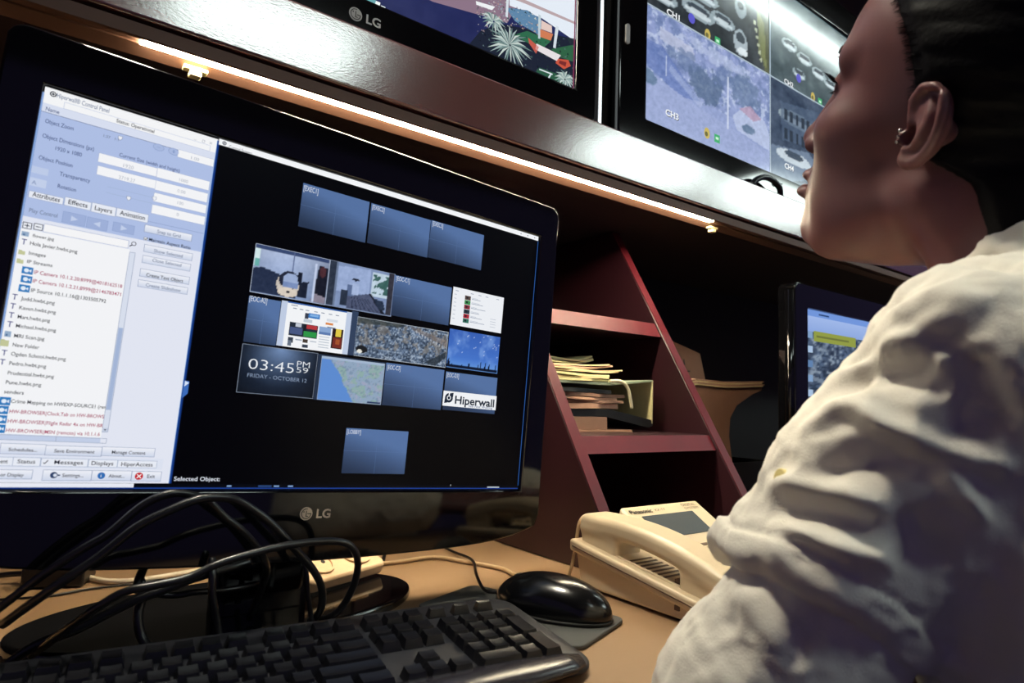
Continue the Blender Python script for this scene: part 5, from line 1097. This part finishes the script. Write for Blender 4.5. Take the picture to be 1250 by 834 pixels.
    S2 = (0.665, 0.130, 0.030); E2 = (0.725, 0.225, -0.175); F2 = (0.760, 0.335, -0.170)
    h2 = 0.0036; lo2 = np.array([0.30, -0.06, -0.56]); hi2 = np.array([0.82, 0.40, 0.13])
    P2, n2 = grid(lo2, hi2, h2); P2 = [np.ascontiguousarray(np.broadcast_to(a, n2), dtype=np.float32) for a in P2]
    def torso(P, g):
        d = ell(P, (0.540, 0.100, -0.085), (0.130+g, 0.092+g, 0.150+g))
        d = smin(d, caps(P, (0.545, 0.085, -0.16), (0.55, 0.06, -0.50), 0.098+g, 0.105+g), 0.05)
        d = smin(d, caps(P, (0.450, 0.120, 0.028), (0.640, 0.120, 0.028), 0.046+g), 0.05)
        d = smin(d, polytube(P, [(0.536, 0.105, 0.07), (0.536, 0.110, 0.03)], [0.050+g, 0.075+g]), 0.05)
        return d
    def arm(P, g, a, b, c, k=0.03): return smin(caps(P, a, b, 0.047+g, 0.040+g), caps(P, b, c, 0.038+g*.8, 0.026+g*.2), k)
    d2 = smin(torso(P2, -0.020), arm(P2, -0.015, S, E, F), 0.02); d2 = smin(d2, arm(P2, -0.012, S2, E2, F2), 0.02)
    for (w, dr, sd) in ((F, (0.9, 0.12, -0.03), 1), (F2, (-0.8, 0.05, 0.10), -1)):
        w = np.array(w); f = np.array(dr)/np.linalg.norm(dr); u = np.array([-f[1], f[0], 0.0])*sd; u /= np.linalg.norm(u)
        hand = None
        for k_ in range(4):
            o = (k_-1.5)*0.019; L = (0.066, 0.076, 0.072, 0.056)[k_]
            p0 = w+f*0.02+u*o*0.7; p1 = w+f*0.092+u*o+np.array([0, 0, .004]); p2 = p1+f*L*.5+np.array([0, 0, -.006]); p3 = p2+f*L*.45+np.array([0, 0, -.014])
            fin = polytube(P2, [p0, p1, p2, p3], [0.013, 0.0092, 0.0084, 0.0074]); hand = fin if hand is None else smin(hand, fin, 0.003)
        th = polytube(P2, [w+f*.02+u*.012, w+f*.055+u*.040, w+f*.085+u*.050], [0.013, 0.0098, 0.0085]); hand = smin(hand, th, 0.005)
        d2 = smin(d2, hand, 0.008)
    v2, q2 = iso(d2, lo2, h2)
    me = quad_mesh('body', np.concatenate([hv, v2]), np.concatenate([hq, q2+len(hv)]))
    sk = link('body', me, M['skin'], t, smooth=True)
    sm = sk.modifiers.new('soften', 'SMOOTH'); sm.factor = 0.5; sm.iterations = 3

    # eyes
    for s in (1, -1):
        m = MB(); n_ = 20
        e = to_w((0.0738, 0.031*s, 0.0225)); vv = []; ff = []
        for i in range(13):
            a = PI*i/12
            for j in range(n_): b = 2*PI*j/n_; vv.append(e+0.0122*(HR @ np.array([math.cos(a), math.sin(a)*math.cos(b), math.sin(a)*math.sin(b)])))
        for i in range(12):
            for j in range(n_): ff.append((i*n_+j, i*n_+(j+1) % n_, (i+1)*n_+(j+1) % n_, (i+1)*n_+j))
        mi = [1 if i < 3 else 0 for i in range(12) for j in range(n_)]
        m.v = vv; m.f = ff; m.mi = mi; m.build('eye', [M['eye_white'], M['iris']], t, smooth=True)
        L = MB(); r = np.random.default_rng(3)
        for k in range(26):
            w = k/25; base = np.array([0.0878-0.0105*w, (0.0200+0.0245*w)*s, 0.0248-0.0015*(2*w-1)**2])
            out = np.array([0.9-.3*w, (0.1+0.75*w)*s, 0.12]); out /= np.linalg.norm(out); ln = 0.0118*(0.75+.35*math.sin(PI*w))*r.uniform(.85, 1.1)
            L.tube([to_w(base), to_w(base+out*ln*.55+np.array([0, 0, .0005])), to_w(base+out*ln+np.array([0, 0, .0035]))], [0.0007, 0.0005, 0.0002], 4, smooth=2)
        for k in range(14):
            w = k/13; base = np.array([0.0868-0.0095*w, (0.0215+0.0220*w)*s, 0.0180]); out = np.array([0.9-.3*w, (0.1+0.7*w)*s, -.25]); out /= np.linalg.norm(out)
            L.tube([to_w(base), to_w(base+out*.003), to_w(base+out*.0055+np.array([0, 0, -.0008]))], [0.0003, 0.0002, 0.0001], 4, smooth=2)
        L.build('eyelashes', M['lash'], t, smooth=True)
        B = MB()
        for k in range(60):
            w = r.random(); z_ = r.normal(0, .0014); p = np.array([0.0985-0.0235*w**1.25, (0.0125+0.037*w)*s, 0.0445+0.0055*math.sin(PI*min(1, w*1.1)*.75)+z_-.004*w])
            # settle on the brow
            for _ in range(6):
                g0 = float(head([np.array([[[p[i]]]]) for i in range(3)]).ravel()[0]); p[0] -= g0*.9
            dv = np.array([-.25, .8*s, .35-.6*w]); dv /= np.linalg.norm(dv)
            B.tube([to_w(p), to_w(p+dv*.0035+np.array([.0005, 0, 0])), to_w(p+dv*.007+np.array([-.0008*w*2, 0, 0]))], [0.0003, 0.00028, 0.0001], 3, smooth=1)
        B.build('eyebrow', M['lash'], t)

    # hair: a close cap swept back into a knot
    hh = 0.0022; lo3 = np.array([-0.185, -0.105, -0.150]); hi3 = np.array([0.105, 0.105, 0.160]); P3, n3 = grid(lo3, hi3, hh); P3 = [np.ascontiguousarray(np.broadcast_to(a, n3), dtype=np.float32) for a in P3]
    x, y, z = P3
    dh = smin(head(P3, True), polytube(P3, [(-0.030, 0, -0.035), tuple(nm)], [0.052, 0.050]), 0.03)
    xl = np.interp(z.ravel(), [-0.15, -0.06, -0.028, -0.018, 0.0, 0.030, 0.052, 0.066, 0.082, 0.100, 0.112, 0.125, 0.16], [-0.080, -0.068, -0.040, -0.010, 0.000, 0.010, 0.021, 0.032, 0.046, 0.048, 0.043, 0.038, 0.038]).reshape(n3)
    xl = np.where((np.abs(y) < 0.045), np.maximum(xl, np.where(z > 0.078, 0.046-1.0*np.maximum(0, z-0.1), -9)), xl)
    edge = np.clip((xl-x)/0.014, -3, 1)
    grow = 0.0070*np.clip(edge, 0, 1)**0.7-0.004*(edge < 0)*1.0
    flow = 0.45*0.0010*np.sin(1.0*np.arctan2(z-0.03, np.abs(y)+0.02)*34+x*60)+0.0002*np.sin(np.arctan2(z-0.03, np.abs(y)+0.02)*71-x*40)
    dcap = np.maximum(dh-grow-flow*np.clip(edge, 0, 1), (x-xl)*0.8)
    c_, U_, V_, W_ = frames[1]
    for s in (1, -1):
        c, U, V, W = frames[s]; X = [P3[i]-c[i] for i in range(3)]; Q = [X[0]*A[0]+X[1]*A[1]+X[2]*A[2] for A in (U, V, W)]
        dcap = smax(dcap, -ell(Q, (0.0145, 0.0130, 0.0070), (0.0195, 0.0350, 0.0120)), 0.003)
    knot = ell(P3, (-0.118, 0, 0.010), (0.040, 0.046, 0.046))-0.0016*np.sin(np.arctan2(z-0.01, y)*3+np.sqrt((z-.01)**2+y*y)*420)
    dcap = smin(dcap, knot, 0.014)
    # loose nape hair falling behind the neck
    dcap = smin(dcap, smax(ell(P3, (-0.082, 0, -0.055), (0.040, 0.060, 0.080)), x+0.062, 0.01), 0.02)
    v3, q3 = iso(dcap, lo3, hh)
    hm = link('hair', quad_mesh('hair', to_w(v3), q3), M['hair'], t, smooth=True)
    hs = MB(); r = np.random.default_rng(12)                      # fine strands at the hairline
    for k in range(330):
        z_ = r.uniform(0.012, 0.108); s = 1 if k < 250 else -1
        xx = float(np.interp(z_, [0.0, 0.030, 0.052, 0.066, 0.082, 0.100, 0.112], [0.000, 0.010, 0.021, 0.032, 0.046, 0.048, 0.043]))+r.uniform(-.002, .006)
        def surf(x_, zz, lift):
            a, b = 0.0, 0.085
            for _ in range(18):
                m_ = (a+b)/2
                g0 = float(head([np.array([[[x_]]]), np.array([[[m_]]]), np.array([[[zz]]])], True).ravel()[0])
                a, b = (m_, b) if g0 < 0 else (a, m_)
            return np.array([x_, (a+lift)*s, zz])
        L_ = r.uniform(.012, .026); dz = r.uniform(-.002, .009)
        pts = [to_w(surf(xx-L_*w, z_+dz*w, .0002+.0055*w)) for w in (0, .33, .66, 1)]
        hs.tube(pts, [0.00010, 0.00028, 0.0004, 0.0004], 3, smooth=1)
    hs.build('hairline_strand', M['hair'], hm); tag(bpy.data.objects[hm.children[0].name], kind='stuff')

    # earring on the tragus
    c, U, V, W = frames[1]
    er = MB(); b0 = c+U*(-0.0006)+V*0.0015+W*0.0102
    for dv, rr_ in ((0.0028, .0016), (-0.0002, .0014), (-0.0030, .0013)):
        e = to_w(b0+V*dv); vv = []; ff = []
        for i in range(7):
            for j in range(10): a = PI*i/6; b = 2*PI*j/10; vv.append(e+rr_*np.array([math.sin(a)*math.cos(b), math.sin(a)*math.sin(b), math.cos(a)]))
        for i in range(6):
            for j in range(10): ff.append((i*10+j, i*10+(j+1) % 10, (i+1)*10+(j+1) % 10, (i+1)*10+j))
        er.add(vv, ff)
    o = er.build('earring', M['steel'], t, smooth=True); o['label'] = 'small silver earring'

    # shirt
    h4 = 0.0027; lo4 = np.array([0.30, -0.07, -0.52]); hi4 = np.array([0.84, 0.37, 0.155]); P4, n4 = grid(lo4, hi4, h4); P4 = [np.ascontiguousarray(np.broadcast_to(a, n4), dtype=np.float32) for a in P4]
    ds = torso(P4, 0.010)
    up = smin(caps(P4, S, Mi, 0.058, 0.061), caps(P4, Mi, (0.404, 0.240, -0.145), 0.060, 0.059), 0.02)
    nn = np.array([0.43, -0.24, 0.87]); nn /= np.linalg.norm(nn); p0 = np.array([0.392, 0.263, -0.098])
    wav = 0.003*np.sin(P4[0]*90+P4[1]*40)
    cut = -((P4[0]-p0[0])*nn[0]+(P4[1]-p0[1])*nn[1]+(P4[2]-p0[2])*nn[2])+wav
    flare = 0.007*np.exp(-(cut/0.030)**2)
    up = smax(up-flare, cut, 0.006)
    low = smin(caps(P4, Mi, E, 0.053, 0.060), caps(P4, E, F, 0.052, 0.040), 0.03)
    low = smax(low, smin((DESK+0.004)-P4[2], P4[1]-0.296, 0.006), 0.01)
    right = smin(caps(P4, S2, E2, 0.062, 0.058), caps(P4, E2, F2, 0.052, 0.040), 0.03); right = smax(right, smin((DESK+0.004)-P4[2], P4[1]-0.296, 0.006), 0.01)
    ds = smin(ds, up, 0.020); ds = smin(ds, right, 0.02)
    ds = smin(ds, low, 0.003)
    neck = polytube(P4, [tuple(to_w((-0.022, 0, -0.035))), (0.534, 0.132, 0.11), (0.537, 0.108, 0.045)], [0.053, 0.056, 0.068])
    col = smax(np.abs(neck-0.0045)-0.0030, np.abs((P4[2]-0.098)+0.55*(P4[1]-0.13))-0.017, 0.003)
    ds = smax(ds, -(neck-0.001), 0.004); ds = np.minimum(ds, col)
    v4, q4 = iso(ds, lo4, h4)
    me = quad_mesh('shirt', v4, q4)
    nv = np.empty(len(me.vertices)*3); me.vertices.foreach_get('normal', nv); nv = nv.reshape(-1, 3)
    co = np.empty(len(me.vertices)*3); me.vertices.foreach_get('co', co); co = co.reshape(-1, 3)
    off = np.zeros(len(co))
    def seg_dist(pts):
        d = np.full(len(co), 9.0); tt = np.zeros(len(co)); pts = np.asarray(pts); m_ = len(pts)-1
        for i in range(m_):
            a, b = pts[i], pts[i+1]; ab = b-a; u = np.clip(((co-a) @ ab)/(ab @ ab), 0, 1); dd = np.linalg.norm(co-a-u[:, None]*ab, axis=1)
            k = dd < d; d[k] = dd[k]; tt[k] = (i+u[k])/m_
        return d, tt
    for amp, w, pts in FOLDS:
        d_, t_ = seg_dist(spl(pts)); off += 1.35*amp*np.exp(-(d_/(0.85*w))**2)*np.clip(np.sin(PI*(0.08+0.84*t_))*1.3, 0, 1)
    warm = co.copy(); warm[:, 0] *= 0.7
    big = fbm3(co, 7.0, 2, 5); ridge = (1-np.abs(fbm3(warm, 11.0, 3, 8)))
    off += 0.0016*big+0.0034*(ridge-0.75)+0.0014*(1-np.abs(fbm3(warm, 24.0, 2, 18)))+0.0005*fbm3(co, 55.0, 2, 9)
    cv = -((co-p0) @ nn)+0.003*np.sin(co[:, 0]*90+co[:, 1]*40)                  # turned-up hem of the sleeve
    arm_side = (co[:, 0] < 0.455) & (co[:, 2] < 0.01)
    st = lambda a, b, x: np.clip((x-a)/(b-a), 0, 1)
    off += arm_side*(0.0030*st(-0.0165, -0.0145, cv)*(1-st(0.001, 0.003, cv))-0.0012*np.exp(-((cv+0.0175)/0.0022)**2))
    off = np.maximum(off, -0.0105)
    co2 = co+nv*off[:, None]; me.vertices.foreach_set('co', co2.ravel()); me.update()
    sh = link('shirt', me, M['shirt'], t, smooth=True)
    sm = sh.modifiers.new('soften', 'SMOOTH'); sm.factor = 0.4; sm.iterations = 1
    b = MB(); b.cyl(Vector(BUTTON[0])+Vector(BUTTON[1]).normalized()*0.0005, BUTTON[1], 0.0058, 0.0034, 20); b.build('button', M['button'], sh, bevel=0.0006)

    # trousers and seat, under the desk
    h5 = 0.006; lo5 = np.array([0.33, -0.16, -1.0]); hi5 = np.array([0.78, 0.56, -0.36]); P5, n5 = grid(lo5, hi5, h5); P5 = [np.ascontiguousarray(np.broadcast_to(a, n5), dtype=np.float32) for a in P5]
    dt = ell(P5, (0.55, 0.03, -0.49), (0.165, 0.125, 0.11))
    for x_ in (0.465, 0.635):
        dt = smin(dt, smin(caps(P5, (x_, 0.04, -0.50), (x_, 0.42, -0.50), 0.078, 0.060), caps(P5, (x_, 0.42, -0.50), (x_, 0.40, -0.92), 0.058, 0.042), 0.03), 0.03)
        dt = smin(dt, smax(ell(P5, (x_, 0.44, -0.945), (0.042, 0.11, 0.045)), -(P5[2]+0.968), 0.004), 0.02)
    v5, q5 = iso(dt, lo5, h5); link('trousers', quad_mesh('trousers', v5, q5), M['trousers'], t, smooth=True)
    c = thing('office_chair', 'black office stool the woman in the white shirt sits on', 'chair', (0.55, 0.02, -0.97))
    MB().prism(rrect(0.36, -0.17, 0.74, 0.23, 0.09), -0.645, -0.605, XY).build('seat', M['black_matte'], c, bevel=0.012, seg=3)
    MB().cyl((0.55, 0.03, -0.90), (0, 0, 1), 0.026, 0.255, 20).build('column', M['steel'], c)
    for k in range(5):
        a = 2*PI*k/5+.3; e = Vector((0.55+.27*math.cos(a), 0.03+.27*math.sin(a), -0.925))
        MB().tube([(0.55, 0.03, -0.885), tuple(e)], 0.018, 8, smooth=0).build('leg', M['black_matte'], c)
        MB().cyl(e+Vector((-.012, 0, -.021)), (1, 0, 0), 0.024, 0.024, 16).build('castor', M['black_semi'], c)
def spl(pts): return np.array([tuple(p) for p in spline(pts, 5)]) if len(pts) > 2 else np.array(pts)
FOLDS = [
    (-0.004, 0.007, [(0.4146, 0.1308, 0.0846), (0.4007, 0.1045, 0.0747)]),
    (0.003, 0.008, [(0.4694, 0.1409, 0.1055), (0.4662, 0.1217, 0.0977)]),
    (-0.003, 0.008, [(0.3904, 0.164, 0.0585), (0.3967, 0.1569, 0.0711), (0.4019, 0.1462, 0.0789)]),
    (0.006, 0.01, []),
    (-0.005, 0.008, [(0.3944, 0.1887, 0.0311), (0.3872, 0.1777, 0.0341), (0.3761, 0.1618, 0.0328)]),
    (-0.007, 0.01, [(0.3822, 0.1887, 0.0151), (0.3746, 0.1673, 0.0229), (0.3732, 0.1457, 0.0216), (0.3743, 0.1261, 0.0133)]),
    (0.004, 0.008, [(0.3878, 0.1875, 0.0249), (0.3777, 0.1646, 0.0339), (0.3752, 0.1429, 0.0415), (0.3766, 0.1281, 0.0512)]),
    (0.007, 0.008, [(0.3692, 0.1987, -0.0101), (0.3716, 0.1754, 0.0033), (0.3688, 0.1532, -0.0085), (0.3771, 0.1343, -0.0165), (0.3858, 0.1204, -0.0204), (0.3932, 0.1074, -0.0226)]),
    (-0.006, 0.01, [(0.3585, 0.1876, -0.0382), (0.3596, 0.1728, -0.0283), (0.3684, 0.1505, -0.0222), (0.3764, 0.1336, -0.0316)]),
    (-0.005, 0.009, [(0.3767, 0.1295, -0.0047), (0.3811, 0.1166, 0.0039), (0.3864, 0.105, -0.0035)]),
    (0.005, 0.007, [(0.3767, 0.1358, -0.0249), (0.3821, 0.1267, -0.0371), (0.3917, 0.1196, -0.0528)]),
    (0.005, 0.007, [(0.3714, 0.2248, -0.0441), (0.3597, 0.1981, -0.0413), (0.3582, 0.1758, -0.042), (0.3625, 0.1576, -0.0466)]),
    (0.005, 0.007, [(0.3533, 0.2039, -0.0635), (0.3532, 0.1873, -0.0672), (0.3583, 0.166, -0.0722), (0.3685, 0.1504, -0.0743)]),
    (-0.005, 0.008, [(0.3636, 0.2228, -0.0589), (0.355, 0.1809, -0.0564), (0.3639, 0.1541, -0.0623)]),
    (-0.009, 0.014, [(0.3676, 0.1456, -0.0469), (0.3738, 0.1427, -0.0632), (0.3766, 0.1441, -0.0801)]),
    (-0.004, 0.004, [(0.3482, 0.2068, -0.0725), (0.3482, 0.1848, -0.0842), (0.3588, 0.1633, -0.0968), (0.3742, 0.1533, -0.1064)]),
    (0.003, 0.004, [(0.3498, 0.2143, -0.0741), (0.3467, 0.1886, -0.087), (0.3581, 0.1663, -0.1012), (0.3746, 0.1555, -0.1112)]),
    (-0.004, 0.01, [(0.3501, 0.2, -0.1326), (0.3565, 0.1849, -0.1122), (0.3665, 0.1747, -0.1174)]),
    (0.004, 0.012, [(0.3558, 0.2369, -0.1076), (0.3489, 0.2114, -0.1183), (0.348, 0.2012, -0.1368)]),
    (-0.003, 0.007, [(0.3765, 0.1433, 0.0459), (0.3752, 0.128, 0.0364), (0.3769, 0.1149, 0.0198)]),
    (0.004, 0.009, [(0.3826, 0.1579, 0.0498), (0.3817, 0.1372, 0.0612), (0.3821, 0.1188, 0.0614)]),
    (-0.006, 0.012, [(0.3749, 0.1208, 0.032), (0.3785, 0.1156, 0.0119), (0.3819, 0.1206, -0.0083)]),
]
BUTTON = ((0.3641, 0.211, -0.0397), (-0.881, 0.442, 0.169))

person()
